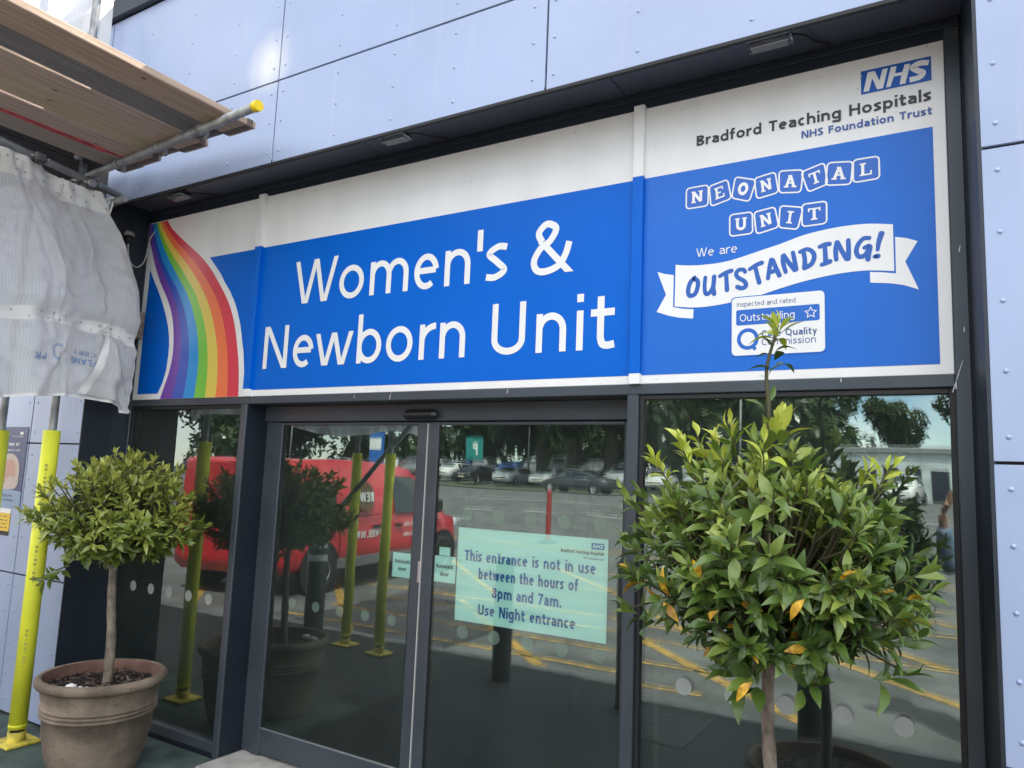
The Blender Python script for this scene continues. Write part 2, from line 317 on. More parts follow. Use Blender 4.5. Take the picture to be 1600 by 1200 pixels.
BLUE_EDGE= [(0.717, 3.0843), (0.7766, 3.0273), (0.8421, 2.9628), (0.8881, 2.9038), (0.9505, 2.835), (1.0103, 2.7532), (1.047, 2.684), (1.0816, 2.6016), (1.105, 2.5256), (1.1078, 2.5069), (1.1328, 2.4285), (1.1497, 2.336), (1.1629, 2.2494), (1.1687, 2.1863)]
DROP= [(0.0591, 3.075), (0.06, 2.9895), (0.0575, 2.7564), (0.0537, 2.5722), (0.0579, 2.1792), (0.2884, 2.1794), (0.3304, 2.2499), (0.3599, 2.3426), (0.3663, 2.4418), (0.365, 2.5084), (0.3532, 2.5737), (0.3314, 2.6458), (0.2948, 2.7246), (0.2388, 2.8213), (0.1743, 2.9152), (0.1216, 2.9831), (0.0965, 3.0196)]
BIG1= [('W', (1.5486, 1.9007)), ('o', (1.9208, 2.1088)), ('m', (2.1555, 2.4321)), ('e', (2.4717, 2.6355)), ('n', (2.6757, 2.8394)), ("'", (2.8774, 2.9085)), ('s', (2.9369, 3.0644)), ('&', (3.201, 3.4324))] 
BIG2= [('N', (1.3239, 1.5317)), ('e', (1.5801, 1.7483)), ('w', (1.763, 2.0583)), ('b', (2.0905, 2.2688)), ('o', (2.3024, 2.4868)), ('r', (2.5326, 2.6331)), ('n', (2.6667, 2.8291)), ('U', (2.9895, 3.1833)), ('n', (3.2446, 3.407)), ('i', (3.4604, 3.498)), ('t', (3.5329, 3.6525))]
TILES= [('N', [(3.9792, 3.0073), (4.0803, 3.0079), (4.0795, 2.9101), (3.9786, 2.9096)]), ('E', [(4.0804, 2.9997), (4.1629, 3.0177), (4.1801, 2.9261), (4.0889, 2.9037)]), ('O', [(4.1936, 3.0235), (4.2837, 2.9929), (4.254, 2.8997), (4.1771, 2.9282)]), ('N', [(4.2719, 3.0013), (4.3598, 3.0153), (4.3737, 2.9207), (4.2822, 2.9062)]), ('A', [(4.3727, 3.0161), (4.4708, 3.0034), (4.4603, 2.9061), (4.3723, 2.9178)]), ('T', [(4.4582, 2.994), (4.5506, 3.0196), (4.5629, 2.9234), (4.4866, 2.9016)]), ('A', [(4.56, 3.0162), (4.6567, 3.0037), (4.6474, 2.9071), (4.5508, 2.9194)]), ('L', [(4.6542, 3.0087), (4.7492, 3.0079), (4.7499, 2.9139), (4.6527, 2.9121)]), ('U', [(4.1697, 2.8574), (4.2674, 2.8566), (4.2688, 2.7593), (4.17, 2.7587)]), ('N', [(4.2703, 2.853), (4.3577, 2.8643), (4.3745, 2.7723), (4.2806, 2.753)]), ('I', [(4.3763, 2.866), (4.4695, 2.8435), (4.4466, 2.7507), (4.3702, 2.7698)]), ('T', [(4.4613, 2.857), (4.5581, 2.8565), (4.557, 2.761), (4.4605, 2.7599)])]
BAND_TOP= [(3.9359, 2.6638), (3.9906, 2.6543), (4.0528, 2.6495), (4.1437, 2.6513), (4.2175, 2.6636), (4.3074, 2.6847), (4.3791, 2.7011), (4.4645, 2.7248), (4.5476, 2.737), (4.6284, 2.7418), (4.7068, 2.7386), (4.7903, 2.7243)]
BAND_BOT= [(3.9336, 2.4771), (3.9927, 2.4674), (4.0544, 2.4637), (4.126, 2.4672), (4.2178, 2.4791), (4.2964, 2.4932), (4.3782, 2.5143), (4.463, 2.5331), (4.5455, 2.546), (4.6256, 2.5533), (4.7035, 2.5528), (4.7909, 2.5403)]
TAIL_L= [(3.8525, 2.6411), (3.8833, 2.6289), (3.9277, 2.6181), (3.9265, 2.4746), (3.9732, 2.4628), (4.018, 2.4571), (4.0164, 2.4166), (3.954, 2.4253), (3.9062, 2.438), (3.8515, 2.459), (3.8936, 2.5329)]
TAIL_R= [(4.7968, 2.6741), (4.8351, 2.6637), (4.8712, 2.6475), (4.8286, 2.5736), (4.871, 2.4614), (4.8221, 2.4831), (4.778, 2.4944), (4.7081, 2.5043), (4.7074, 2.5461), (4.749, 2.5408), (4.7966, 2.5304)]
BRUSH= [[(4.0186, 2.5934), (4.0013, 2.5736), (3.9938, 2.543), (3.9979, 2.5211), (4.0115, 2.5179), (4.0269, 2.5281), (4.0363, 2.5584), (4.0349, 2.5799), (4.0224, 2.5918)], [(4.0686, 2.592), (4.0658, 2.5554), (4.0691, 2.5241), (4.0805, 2.5192), (4.0956, 2.5332), (4.1041, 2.5574), (4.1065, 2.5918)], [(4.1065, 2.5899), (4.103, 2.5517), (4.107, 2.5167)], [(4.1309, 2.5911), (4.1551, 2.6031), (4.1791, 2.6096)], [(4.1581, 2.5978), (4.1597, 2.5613), (4.1613, 2.5287)], [(4.2365, 2.5987), (4.2285, 2.6091), (4.2103, 2.6092), (4.1994, 2.5952), (4.2067, 2.5773), (4.2322, 2.5595), (4.2401, 2.5417), (4.2322, 2.5312), (4.2177, 2.5308), (4.205, 2.5369)], [(4.2556, 2.6079), (4.2824, 2.623), (4.3037, 2.6295)], [(4.2781, 2.6148), (4.2859, 2.5783), (4.2937, 2.5475)], [(4.3289, 2.5606), (4.3353, 2.6064), (4.3424, 2.6373)], [(4.3487, 2.6354), (4.3597, 2.6037), (4.3734, 2.5688)], [(4.337, 2.5846), (4.3579, 2.5909)], [(4.3984, 2.5802), (4.389, 2.6181), (4.3885, 2.6478)], [(4.3919, 2.6511), (4.4096, 2.6194), (4.4331, 2.5855)], [(4.4268, 2.6579), (4.4334, 2.6203), (4.4382, 2.5868)], [(4.4667, 2.6584), (4.4721, 2.623), (4.4708, 2.5886)], [(4.4546, 2.6574), (4.4808, 2.665), (4.5006, 2.6523), (4.5077, 2.6297), (4.4968, 2.6019), (4.4708, 2.5886)], [(4.5288, 2.6687), (4.5469, 2.6755), (4.5639, 2.6758)], [(4.5469, 2.6737), (4.5491, 2.6354), (4.55, 2.6011)], [(4.5356, 2.5945), (4.5526, 2.5998), (4.5656, 2.6047)], [(4.5888, 2.6091), (4.5871, 2.6451), (4.593, 2.6784)], [(4.5955, 2.6763), (4.611, 2.6385), (4.6264, 2.6082)], [(4.6332, 2.682), (4.6339, 2.6428), (4.6321, 2.6075)], [(4.7073, 2.681), (4.6872, 2.6812), (4.6681, 2.6597), (4.6614, 2.6322), (4.6705, 2.6117), (4.6891, 2.6129), (4.7017, 2.6272), (4.7097, 2.6437)], [(4.6912, 2.6443), (4.7052, 2.6496), (4.7097, 2.642), (4.7047, 2.6198), (4.7018, 2.5974)], [(4.7504, 2.6926), (4.7407, 2.6607), (4.7361, 2.6298)], [(4.7259, 2.6049), (4.7366, 2.6054)]]
NHSBOX= [(4.6891, 3.3729), (4.9339, 3.3695), (4.9324, 3.2727), (4.6886, 3.2751)]
NHS= [[(4.6974, 3.2831), (4.7175, 3.2824), (4.73, 3.3331), (4.7462, 3.2824), (4.7671, 3.2817), (4.786, 3.3609), (4.7665, 3.3615), (4.755, 3.3154), (4.7398, 3.3609), (4.7139, 3.3619)], [(4.7783, 3.2819), (4.7934, 3.2819), (4.8057, 3.3199), (4.8318, 3.3194), (4.8254, 3.2826), (4.8454, 3.2825), (4.8637, 3.3594), (4.8441, 3.3602), (4.8362, 3.3319), (4.8112, 3.3322), (4.8161, 3.3617), (4.7961, 3.3625)]]
# ------------------------------------------------------------------ ground, pavement, road
def gz(x, y):
    """the car park climbs gently away from the building"""
    t = max(0, min(1, (-y-13)/27)); t = t*t*(3-2*t); u = max(0, min(1, (-y-41)/22)); u = u*u*(3-2*u)
    return -.1+1.05*t+1.25*u*max(.25, min(1, 1-(abs(x+14)-14)/50))
def grid(name, x0, x1, y0, y1, nx, ny, dz, m, kind='structure'):
    b = MB()
    for j in range(ny+1):
        for i in range(nx+1):
            x = x0+(x1-x0)*i/nx; y = y0+(y1-y0)*j/ny; b.v.append((x, y, gz(x, y)+dz))
    for j in range(ny):
        for i in range(nx):
            k = j*(nx+1)+i; b.face([k, k+1, k+nx+2, k+nx+1], 0, True)
    return tag(b.build(name, m), kind=kind)
ASPH = mat('worn_asphalt', (.12, .12, .118), .85, var=.35, scale=1.3, bump=.35, bscale=160)
GRASS = mat('mown_grass', (.07, .1, .025), .9, var=.4, scale=3, bump=.4, bscale=60)
tag(grid('ground', -260, 200, -330, -2.86, 92, 60, -.02, mat('car_park_tarmac', (.12, .12, .118), .9, var=.3, scale=.6, bump=.3, bscale=90)), kind='structure')
b = MB(); b.poly([(-260, -2.85, -.125), (200, -2.85, -.125), (200, 330, -.125), (-260, 330, -.125)]); tag(b.build('terrain', GRASS), kind='structure')
grid('road', -90, 60, -38, -2.85, 100, 40, 0, ASPH)
grid('grass_verge', -70, -4, -43.5, -39.5, 60, 6, .03, GRASS)
grid('grass_bank', -120, 40, -110, -66, 60, 10, .05, GRASS)
PAVE = mat('block_paving', (.04, .045, .048), .8, bump=.0)
def pave():
    N, L, b = nodes(PAVE)
    tc = N.new('ShaderNodeTexCoord'); br = N.new('ShaderNodeTexBrick'); br.inputs['Scale'].default_value = 5
    br.inputs['Brick Width'].default_value = 1.0; br.inputs['Row Height'].default_value = .5; br.inputs['Mortar Size'].default_value = .03
    br.inputs['Color1'].default_value = (.034, .037, .037, 1); br.inputs['Color2'].default_value = (.024, .027, .028, 1); br.inputs['Mortar'].default_value = (.012, .012, .012, 1)
    L.new(tc.outputs['Object'], br.inputs['Vector']); L.new(br.outputs[0], b.inputs['Base Color'])
    bp = N.new('ShaderNodeBump'); bp.inputs['Strength'].default_value = .4; bp.inputs['Distance'].default_value = .01; bp.invert = True
    L.new(br.outputs['Fac'], bp.inputs['Height']); L.new(bp.outputs[0], b.inputs['Normal'])
pave()
TEAL = mat('green_surfacing', (.05, .085, .078), .9, var=.35, scale=5, bump=.6, bscale=120, col2=(.085, .125, .112))
def slab(name, x0, x1, y0, y1, z0, z1, m, bev=.004):
    return tag(MB().bbox(x0, x1, y0, y1, z0, z1, bev).build(name, m), kind='structure')
slab('pavement', 1.25, 40, -2.72, .0, -.2, 0, PAVE)
slab('pavement', -40, 1.246, -2.72, -.95, -.2, .0, PAVE)
slab('path', -40, 1.2465, -.946, .0, -.2, .002, TEAL)
slab('kerb', -40, 40, -2.85, -2.724, -.25, .005, mat('concrete_kerb', (.3, .3, .29), .85, var=.2, scale=6, bump=.2), .015)
YEL = mat('yellow_road_paint', (.42, .25, .05), .8, var=.5, scale=9, bump=.1)
WPAINT = mat('white_road_paint', (.6, .6, .58), .7, var=.4, scale=8)
def line(pts, w=.11, m=YEL):
    b = MB()
    for (x0, y0), (x1, y1) in zip(pts, pts[1:]):
        d = Vector((x1-x0, y1-y0, 0)); nn = Vector((-d.y, d.x, 0)).normalized()*w/2; n = max(1, int(d.length/1.5))
        for i in range(n):
            a = Vector((x0, y0, 0))+d*i/n; c = Vector((x0, y0, 0))+d*(i+1)/n
            b.poly([(p.x, p.y, gz(p.x, p.y)+.004) for p in (a-nn, c-nn, c+nn, a+nn)])
    return tag(b.build('road_marking', m), kind='structure')
for y in (-2.98, -3.5, -4.3, -5.3): line([(-2.4, y), (3.0, y-.02)], .07)
for x in (-6.4, -3.9, -1.4, 1.1, 3.6): line([(x, -5.9), (x+3.1, -2.95)], .12)
for x in (-5, -2.2, .6, 3.4): line([(x, -10.5), (x+4.2, -6.2)], .12)
for y in (-6.1, -8.2, -10.4): line([(-6, y), (6, y)], .09)
line([(-40, -16.5), (-14, -15.8), (-6, -14.2), (8, -13.4)], .1); line([(-40, -16.9), (-14, -16.2), (-6, -14.6), (8, -13.8)], .1)
for x in range(-26, 2, 3): line([(x, -24.2), (x+1.6, -24.1)], .14, WPAINT)
line([(-30, -30), (6, -29)], .12, WPAINT)
for y in (-19, -19.6, -20.2): line([(-17, y), (-11, y)], .2, WPAINT)
line([(-1.2, -13), (1.2, -12.6), (.2, -12.9)], .2, WPAINT)
b = MB(); b.box(2.83, 3.38, -2.52, -1.85, -.02, .006)
for i in range(9):
    for j in range(7): b.box(2.87+j*.07, 2.92+j*.07, -2.48+i*.07, -2.43+i*.07, .006, .009)
tag(b.build('inspection_cover', mat('cast_iron', (.05, .05, .05), .6, metal=.4, bump=.1)), 'square cast iron cover set in the dark block paving', 'manhole cover')

# ------------------------------------------------------------------ the hospital entrance building
BLD = thing('hospital_building', 'entrance front of pale blue riveted panels with dark glazed doors', 'building', (2.5, 0, 0))
CLAD = mat('periwinkle_cladding', (.325, .4, .57), .33, var=.05, scale=1.6, bump=.015, bscale=40, spec=.55)
def streak():   # rain streaks, worn into the paint
    N, L, b = nodes(CLAD); r = b.inputs['Base Color'].links[0].from_socket
    tc = N.new('ShaderNodeTexCoord'); mp = N.new('ShaderNodeMapping'); mp.inputs['Scale'].default_value = (9, 9, .5)
    ns = N.new('ShaderNodeTexNoise'); ns.inputs['Scale'].default_value = 2.4; ns.inputs['Detail'].default_value = 6
    rp = N.new('ShaderNodeValToRGB'); rp.color_ramp.elements[0].position = .58; rp.color_ramp.elements[1].position = .8
    rp.color_ramp.elements[0].color = (0, 0, 0, 1); rp.color_ramp.elements[1].color = (.35, .35, .35, 1)
    mx = N.new('ShaderNodeMixRGB'); mx.inputs[2].default_value = (.5, .52, .6, 1)
    L.new(tc.outputs['Object'], mp.inputs[0]); L.new(mp.outputs[0], ns.inputs['Vector']); L.new(ns.outputs[0], rp.inputs[0])
    L.new(rp.outputs[0], mx.inputs[0]); L.new(r, mx.inputs[1]); L.new(mx.outputs[0], b.inputs['Base Color'])
streak()
def glare_patch():    # bright glare beside a joint, painted into the cladding colour
    N, L, b = nodes(CLAD); r = b.inputs['Base Color'].links[0].from_socket
    tc = N.new('ShaderNodeNewGeometry'); ns = N.new('ShaderNodeTexNoise'); ns.inputs['Scale'].default_value = 5
    ad = N.new('ShaderNodeMixRGB'); ad.blend_type = 'ADD'; ad.inputs[0].default_value = .14; L.new(tc.outputs['Position'], ad.inputs[1]); L.new(tc.outputs['Position'], ns.inputs['Vector']); L.new(ns.outputs['Color'], ad.inputs[2])
    d = N.new('ShaderNodeVectorMath'); d.operation = 'DISTANCE'; d.inputs[1].default_value = (1.63, -.26, 4.14); L.new(ad.outputs[0], d.inputs[0])
    rp = N.new('ShaderNodeValToRGB'); rp.color_ramp.elements[0].position = .05; rp.color_ramp.elements[0].color = (.95, .95, .95, 1); rp.color_ramp.elements[1].position = .21; rp.color_ramp.elements[1].color = (0, 0, 0, 1)
    mx = N.new('ShaderNodeMixRGB'); mx.inputs[2].default_value = (.66, .68, .7, 1); L.new(d.outputs['Value'], rp.inputs[0]); L.new(rp.outputs[0], mx.inputs[0]); L.new(r, mx.inputs[1]); L.new(mx.outputs[0], b.inputs['Base Color'])
glare_patch()
RIV = mat('rivet_head', hx(158, 172, 205), .35, metal=.3)
def rivets(pts, y=-.33):
    b = MB()
    for x, z in pts:
        n = 8; k = len(b.v)
        for r, d in ((.0085, 0), (.007, .003), (.003, .0045)):
            b.v += [(x+r*math.cos(2*math.pi*i/n), y-d, z+r*math.sin(2*math.pi*i/n)) for i in range(n)]
        for l in range(2):
            for i in range(n): b.face([k+l*n+i, k+l*n+(i+1) % n, k+(l+1)*n+(i+1) % n, k+(l+1)*n+i], 0, True)
        b.face([k+2*n+i for i in range(n)], 0, True)
    return b
def panel(x0, x1, z0, z1, cols=None, rows=None):
    p = MB().bbox(x0+.005, x1-.005, -.33, -.315, z0+.005, z1-.005, .0015).build('cladding_panel', CLAD, BLD)
    if cols: rivets([(x, z) for x in cols for z in rows]).build('rivets', RIV, BLD).parent = p
    return p
r1 = (3.51, 3.69, 3.87); r2 = (4.03, 4.21, 4.42, 4.62, 4.78)
XS = [(-5.5, -3.72), (-3.72, -1.94), (-1.94, -.15), (-.15, 1.645), (1.645, 3.43), (3.43, 5.22), (5.22, 7)]
for x0, x1 in XS:
    c = [x0+.05, x0+.48, x0+.88, x0+1.27, x1-.07]
    if x0 == -.15: c = [-.1, .33, .79, 1.25, 1.6]
    if x0 == 3.43: c = [3.47, 3.87, 4.34, 4.76, 5.16]
    panel(x0, x1, 3.945, 4.84, c, r2)
    if x1 > 0 and x1 < 5.3: panel(max(x0, -.02) if x0 == -.15 else x0, x1, 3.44, 3.945, [v for v in c if v > 0], r1)
zs = [0.02, .915, 1.812, 2.834, 3.86]
for z0, z1 in zip(zs, zs[1:]):
    rr = [z0+.08]+[z0+(z1-z0)*q for q in (.28, .5, .72)]+[z1-.08]
    z1b = z1 if z1 < 3.5 else 3.44
    for x0, x1, c in ((-5.5, -3.72, (-5.4, -4.6, -3.8)), (-3.72, -1.94, (-3.6, -2.8, -2.0)), (-1.94, -.632, (-1.9, -1.5, -1.1, -.69)), (-.632, .0, (-.58, -.32, -.045)), (5.068, 5.96, (5.115, 5.5, 5.9)), (5.96, 7, (6.0, 6.5, 6.95))):
        panel(x0, x1, z0, z1b if x0 > -1 else (z1 if z1 < 3.5 else 3.945), c, [z for z in rr if z < z1b-.03])
panel(5.225, 7, 3.445, 3.94, (5.3, 5.8, 6.4), r1)
bk = MB()
bk.box(-8, -.012, -.31, -.1, 0, 4.84); bk.box(5.08, 9, -.31, -.1, 0, 4.84); bk.box(-.012, 5.08, -.31, -.2, 3.53, 4.84)
bk.box(-8, 9, -.2, 9, 4.6, 4.86); bk.box(-8, -7.8, -.1, 9, 0, 4.6); bk.box(8.8, 9, -.1, 9, 0, 4.6); bk.box(-8, 9, 8.8, 9, 0, 4.6)
bk.build('structural_wall', mat('bitumen_backing', (.02, .02, .022), .8), BLD)
MB().bbox(-8, 9, -.37, .2, 4.845, 4.99, .004).build('coping', NAVY_D, BLD)
MB().bbox(-.012, 5.075, -.329, -.31, 3.43, 3.46, .002).build('drip_trim', BLACK, BLD)
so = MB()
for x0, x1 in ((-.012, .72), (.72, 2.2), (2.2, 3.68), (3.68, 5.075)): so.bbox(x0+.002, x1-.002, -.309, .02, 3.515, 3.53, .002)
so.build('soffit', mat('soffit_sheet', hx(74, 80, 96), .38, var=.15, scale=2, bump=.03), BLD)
MB().bbox(0, 5.03, .0, .04, 3.428, 3.515, .003).bbox(0, 5.03, -.012, .0, 3.47, 3.5, .003).build('fascia', NAVY_D, BLD)
# splayed side returns of the recess
def ret(x0, x1, xi):
    b = MB(); y0, y1 = -.329, 0
    for za, zb in ((0, 3.512),):
        b.poly([(x0, y0, za), (x1, y1, za), (x1, y1, zb), (x0, y0, zb)]); b.poly([(xi, y0, za), (xi, y1, za), (xi, y1, zb), (xi, y0, zb)])
        b.poly([(x0, y0, za), (xi, y0, za), (xi, y0, zb), (x0, y0, zb)])
    return b.build('side_return', NAVY_D, BLD)
ret(.004, -.02, -.011); ret(5.062, 5.033, 5.079)
# curtain wall members
def member(name, *boxes, m=NAVY, par=BLD, b=.004):
    mb = MB()
    for q in boxes: mb.bbox(*q, b)
    return mb.build(name, m, par)
member('post', (-.02, .004, -.004, .1, 0, 3.43)); member('post', (4.977, 5.029, -.008, .1, 0, 3.47))
member('post', (1.166, 1.217, -.01, .2, 0, 2.092)); member('post', (3.724, 3.777, -.012, .24, 0, 2.092))
MB().box(5.029, 5.034, .0, .1, 0, 3.5).build('joint_seal', BLACK, BLD)
member('transom', (.004, 4.977, -.006, .16, 2.092, 2.139))
member('reveal_shade_sheet', (1.2172, 1.2205, -.004, .16, 0, 2.092), m=NAVY_SHADE)  # thin sheet added to paint the shaded face of the post darker
# two fixed windows
def faint(name, col, f):
    m = mat(name, col, .6); N, L, b = nodes(m); t = N.new('ShaderNodeBsdfTransparent'); ms = N.new('ShaderNodeMixShader'); ms.inputs[0].default_value = f
    L.new(t.outputs[0], ms.inputs[1]); L.new(b.outputs[0], ms.inputs[2]); L.new(ms.outputs[0], N['Material Output'].inputs[0]); return m
FD = faint('etched_dot', hx(150, 180, 160), .24)
DOT = mat('frosted_dot', hx(150, 156, 150), .5, var=.05)
def dots(xs, z, y, m, par, r=.034):
    for x in xs:
        b = MB(); b.disc((x, y, z), (0, -1, 0), r, 24); o = b.build('frosted_dot', m, BLD); o.parent = par; o.location = (0, 0, 0)
def dbl(x0, x1, y, z0, z1, tilt, gap=.02):
    """a sealed double pane; the inner sheet never sits quite parallel, which doubles the mirrored picture"""
    b = MB(); b.poly([(x0, y, z0), (x1, y, z0), (x1, y, z1), (x0, y, z1)]); d = (x1-x0)*math.tan(R(tilt)); e = .004
    b.poly([(x0, y+gap, z0), (x1, y+gap+d, z0), (x1, y+gap+d-e, z1), (x0, y+gap-e, z1)]); return b
def window(x0, x1, xs, tilt):
    w = MB().bbox(x0, x0+.02, .004, .06, .09, 2.092, .002).bbox(x1-.02, x1, .004, .06, .09, 2.092, .002).bbox(x0+.02, x1-.02, .004, .06, 2.07, 2.09, .002).build('window', BLACK, BLD)
    p = dbl(x0+.015, x1-.015, .022, .085, 2.078, tilt).build('pane', GLASS, BLD); p.parent = w; p.location = (0, 0, 0)
    r = MB().bbox(x0, x1, -.006, .08, .03, .09, .004).build('sill_rail', NAVY, BLD); r.parent = w
    k = MB().bbox(x0, x1, .012, .08, -.02, .03, .003).build('plinth', NAVY_D, BLD); k.parent = w
    for c in w.children: c.location = (0, 0, 0)
    dots(xs, .887, .0205, DOT, w)
    return w
window(.004, 1.166, [.2+.195*i for i in range(5)], .45); window(3.777, 4.977, [3.985+.2*i for i in range(5)], .04)
# sliding doors, set back in the reveal
Y0 = .16
member('door_head', (1.217, 3.724, Y0-.02, Y0+.14, 1.995, 2.092))
def door(x0, x1, xl, xr, xs):
    d = MB().bbox(x0, xl, Y0-.012, Y0+.035, .02, 1.99, .004).bbox(xr, x1, Y0-.012, Y0+.035, .02, 1.99, .004).bbox(xl, xr, Y0-.01, Y0+.033, 1.972, 1.989, .003).bbox(xl, xr, Y0-.01, Y0+.033, .035, .171, .004).build('sliding_door', NAVY, BLD)
    def sub(n, mb, m):
        o = mb.build(n, m, BLD); o.parent = d; o.location = (0, 0, 0); return o
    sub('pane', dbl(xl-.01, xr+.01, Y0+.002, .165, 1.978, .012, .01), GLASS)
    sub('glazing_bead', MB().bbox(xl, xr, Y0-.004, Y0+.002, .171, .178, .001), ALU)
    sub('gasket', MB().box(xl, xl+.006, Y0-.003, Y0+.003, .178, 1.97).box(xr-.006, xr, Y0-.003, Y0+.003, .178, 1.97), BLACK)
    if xs: dots(xs, 1.505, Y0+.0005, FD, d)
    return sub, d
sub, dl = door(1.31, 2.505, 1.375, 2.436, None)
dots([1.56+.19*i for i in range(5)], .917, Y0+.0005, FD, dl, .03)
sub('brush_seal', MB().box(2.5055, 2.5095, Y0-.016, Y0+.02, .03, 1.98), mat('pale_brush_strip', (.5, .5, .48), .8))
lk = sub('lock_plate', MB().bbox(2.489, 2.507, Y0-.015, Y0-.011, 1.135, 1.245, .001).box(2.494, 2.502, Y0-.018, Y0-.014, 1.165, 1.195), ALU)
sub, dr = door(2.511, 3.722, 2.578, 3.652, [2.785+.187*i for i in range(5)])
dots([2.785+.189*i for i in range(5)], .917, Y0+.0005, FD, dr)
member('door_track_frame', (1.217, 1.306, Y0+.0, Y0+.05, .02, 1.995))
sn = MB(); sn.bbox(2.36, 2.585, .09, .139, 2.0, 2.055, .02); sn.build('door_sensor', mat('black_plastic', (.02, .02, .022), .35), BLD)
MB().bbox(1.217, 3.724, -.16, .3, -.02, .018, .008).build('threshold', mat('pale_concrete', (.42, .41, .38), .85, var=.18, scale=9, bump=.3, bscale=70), BLD)
# the dim lobby behind the glass
fl = mat('lobby_floor', (.03, .035, .033), .55, var=.2, scale=4); wl = mat('lobby_wall', (.3, .3, .27), .8)
MB().box(-.4, 5.6, .3, 5.2, -.03, .015).build('lobby_floor', fl, BLD)
lb = MB(); lb.box(-.5, -.4, .1, 5.2, 0, 3.2); lb.box(5.6, 5.7, .1, 5.2, 0, 3.2); lb.box(-.5, 5.7, 5.2, 5.3, 0, 3.2); lb.box(-.5, 5.7, .1, 5.3, 2.75, 2.8)
lb.box(1.15, 1.21, .3, 2.2, 0, 2.75); lb.box(3.72, 3.78, .3, 2.2, 0, 2.75)
lb.build('lobby_wall', wl, BLD)
MB().bbox(1.3, 1.38, 2.1, 2.2, 0, 2.7).bbox(2.45, 2.55, 2.1, 2.2, 0, 2.7).bbox(3.6, 3.7, 2.1, 2.2, 0, 2.7).bbox(1.3, 3.7, 2.1, 2.2, 2.2, 2.32).build('inner_door_frame', NAVY_D, BLD)
MB().box(-.02, 5.05, .03, .1, 2.139, 3.5).build('sign_backing', NAVY_D, BLD)
# ------------------------------------------------------------------ the two sign boards over the doors
ZB, ZT, SW = 2.14, 3.42, 4.9757
RB = [mat('rainbow_'+n, c, .32, var=.02, scale=2) for n, c in (('purple', (.16, .055, .37)), ('indigo', (.025, .075, .46)), ('sky_blue', (.015, .27, .66)), ('green', (.19, .53, .055)), ('yellow', (.74, .57, .095)), ('orange', (.84, .185, .06)), ('red', (.66, .045, .07)))]
SG = thing('entrance_sign', "long blue and white sign with a rainbow reading Women's & Newborn Unit", 'sign', (1.9, 0, ZB))
XC0, XC1, XM0, XM1 = 1.186, 1.242, 3.735, 3.786
MB().bbox(.004, XC0+.02, 0, .029, ZB, 3.427, .002).bbox(XC1-.02, XM0+.02, 0, .029, ZB, 3.427, .002).build('board', WHITE, SG)
def interp(c, z):
    c = sorted(c, key=lambda p: p[1])
    if z <= c[0][1]: a, b = c[0], c[1]
    elif z >= c[-1][1]: a, b = c[-2], c[-1]
    else:
        for a, b in zip(c, c[1:]):
            if a[1] <= z <= b[1]: break
    return a[0]+(b[0]-a[0])*(z-a[1])/(b[1]-a[1]+1e-9)
def smooth(c, z): return sum(interp(c, min(3.42, max(2.14, z+d)))*w for d, w in ((-.05, .2), (-.025, .2), (0, .2), (.025, .2), (.05, .2))) if 2.2 < z < 3.34 else interp(c, z)
rb = MB(); n = 60; zz = [2.1415+(3.419-2.1415)*i/n for i in range(n+1)]
for k in range(7):
    for i in range(n):
        q = [(max(.005, smooth(RAINBOW[k+a], zz[i+c])), -.0014, zz[i+c]) for a, c in ((0, 0), (1, 0), (1, 1), (0, 1))]
        if q[1][0]-q[0][0] > .001 or q[2][0]-q[3][0] > .001: rb.poly(q, k)
rb.build('rainbow', RB, SG)
zb, zt = 2.1785, 3.0873
f = MB(); f.poly([(x, -.0014, z) for x, z in DROP])
be = sorted(BLUE_EDGE, key=lambda p: p[1]); be = [(interp(be, zb), zb)]+[p for p in be if zb+.01 < p[1] < zt-.01]+[(interp(be, zt), zt)]
for a, c in zip(be, be[1:]): f.poly([(a[0], -.0014, a[1]), (XC0+.01, -.0014, a[1]), (XC0+.01, -.0014, c[1]), (c[0], -.0014, c[1])])
f.poly([(XC1-.01, -.0014, zb), (XM0+.01, -.0014, zb), (XM0+.01, -.0014, zt), (XC1-.01, -.0014, zt)])
f.build('blue_field', BLUE, SG)
for x0, x1, d in ((XC0, XC1, .026), (XM0, XM1, .026)):
    mb = MB()
    for z0, z1, m in ((ZB-.002, zb+.006, 0), (zb+.006, zt+.006, 1), (zt+.006, 3.438, 0)): mb.bbox(x0, x1, -d, .02, z0, z1, .0015, m)
    mb.build('cover_strip', [WHITE, BLUE], SG)
F = frame((0, -.003, 0), *FAC)
lt = MB()
for row, base, cap in ((BIG1, 2.691, .265), (BIG2, 2.3062, .262)):
    for ch, (x0, x1) in row:
        g = frame((0, -.003, base), *FAC); put_glyph(lt, ch, g, x0, x1-x0, cap, .0345)
lt.build('lettering', WHITE, SG)

S2 = thing('unit_sign', 'square blue and white sign reading Neonatal Unit with a white ribbon banner', 'sign', (4.38, 0, ZB))
MB().bbox(XM1-.02, SW, 0, .029, ZB, 3.427, .002).build('board', WHITE, S2)
MB().box(XM1-.01, 4.932, -.0014, 0, zb, zt).build('blue_field', BLUE_R, S2)
NB = mat('deep_blue_vinyl', (.012, .1, .42), .35)
lg = MB(); lg.poly([(x, -.0014, z) for x, z in [(4.689, 3.372), (4.9335, 3.372), (4.9335, 3.274), (4.689, 3.274)][::-1]], 0)
for l in NHS: lg.poly([(x, -.0026, z) for x, z in l][::-1], 1)
sp = [(4.926, 3.3465), (4.895, 3.352), (4.872, 3.341), (4.886, 3.325), (4.905, 3.311), (4.892, 3.295), (4.86, 3.2925)]
ribbon(lg, [(v.x, v.y) for v in catmull([(x, z, 0) for x, z in sp], 6)], .0215, F, 0, 1)
lg.build('emblem', [NB, WHITE], S2)
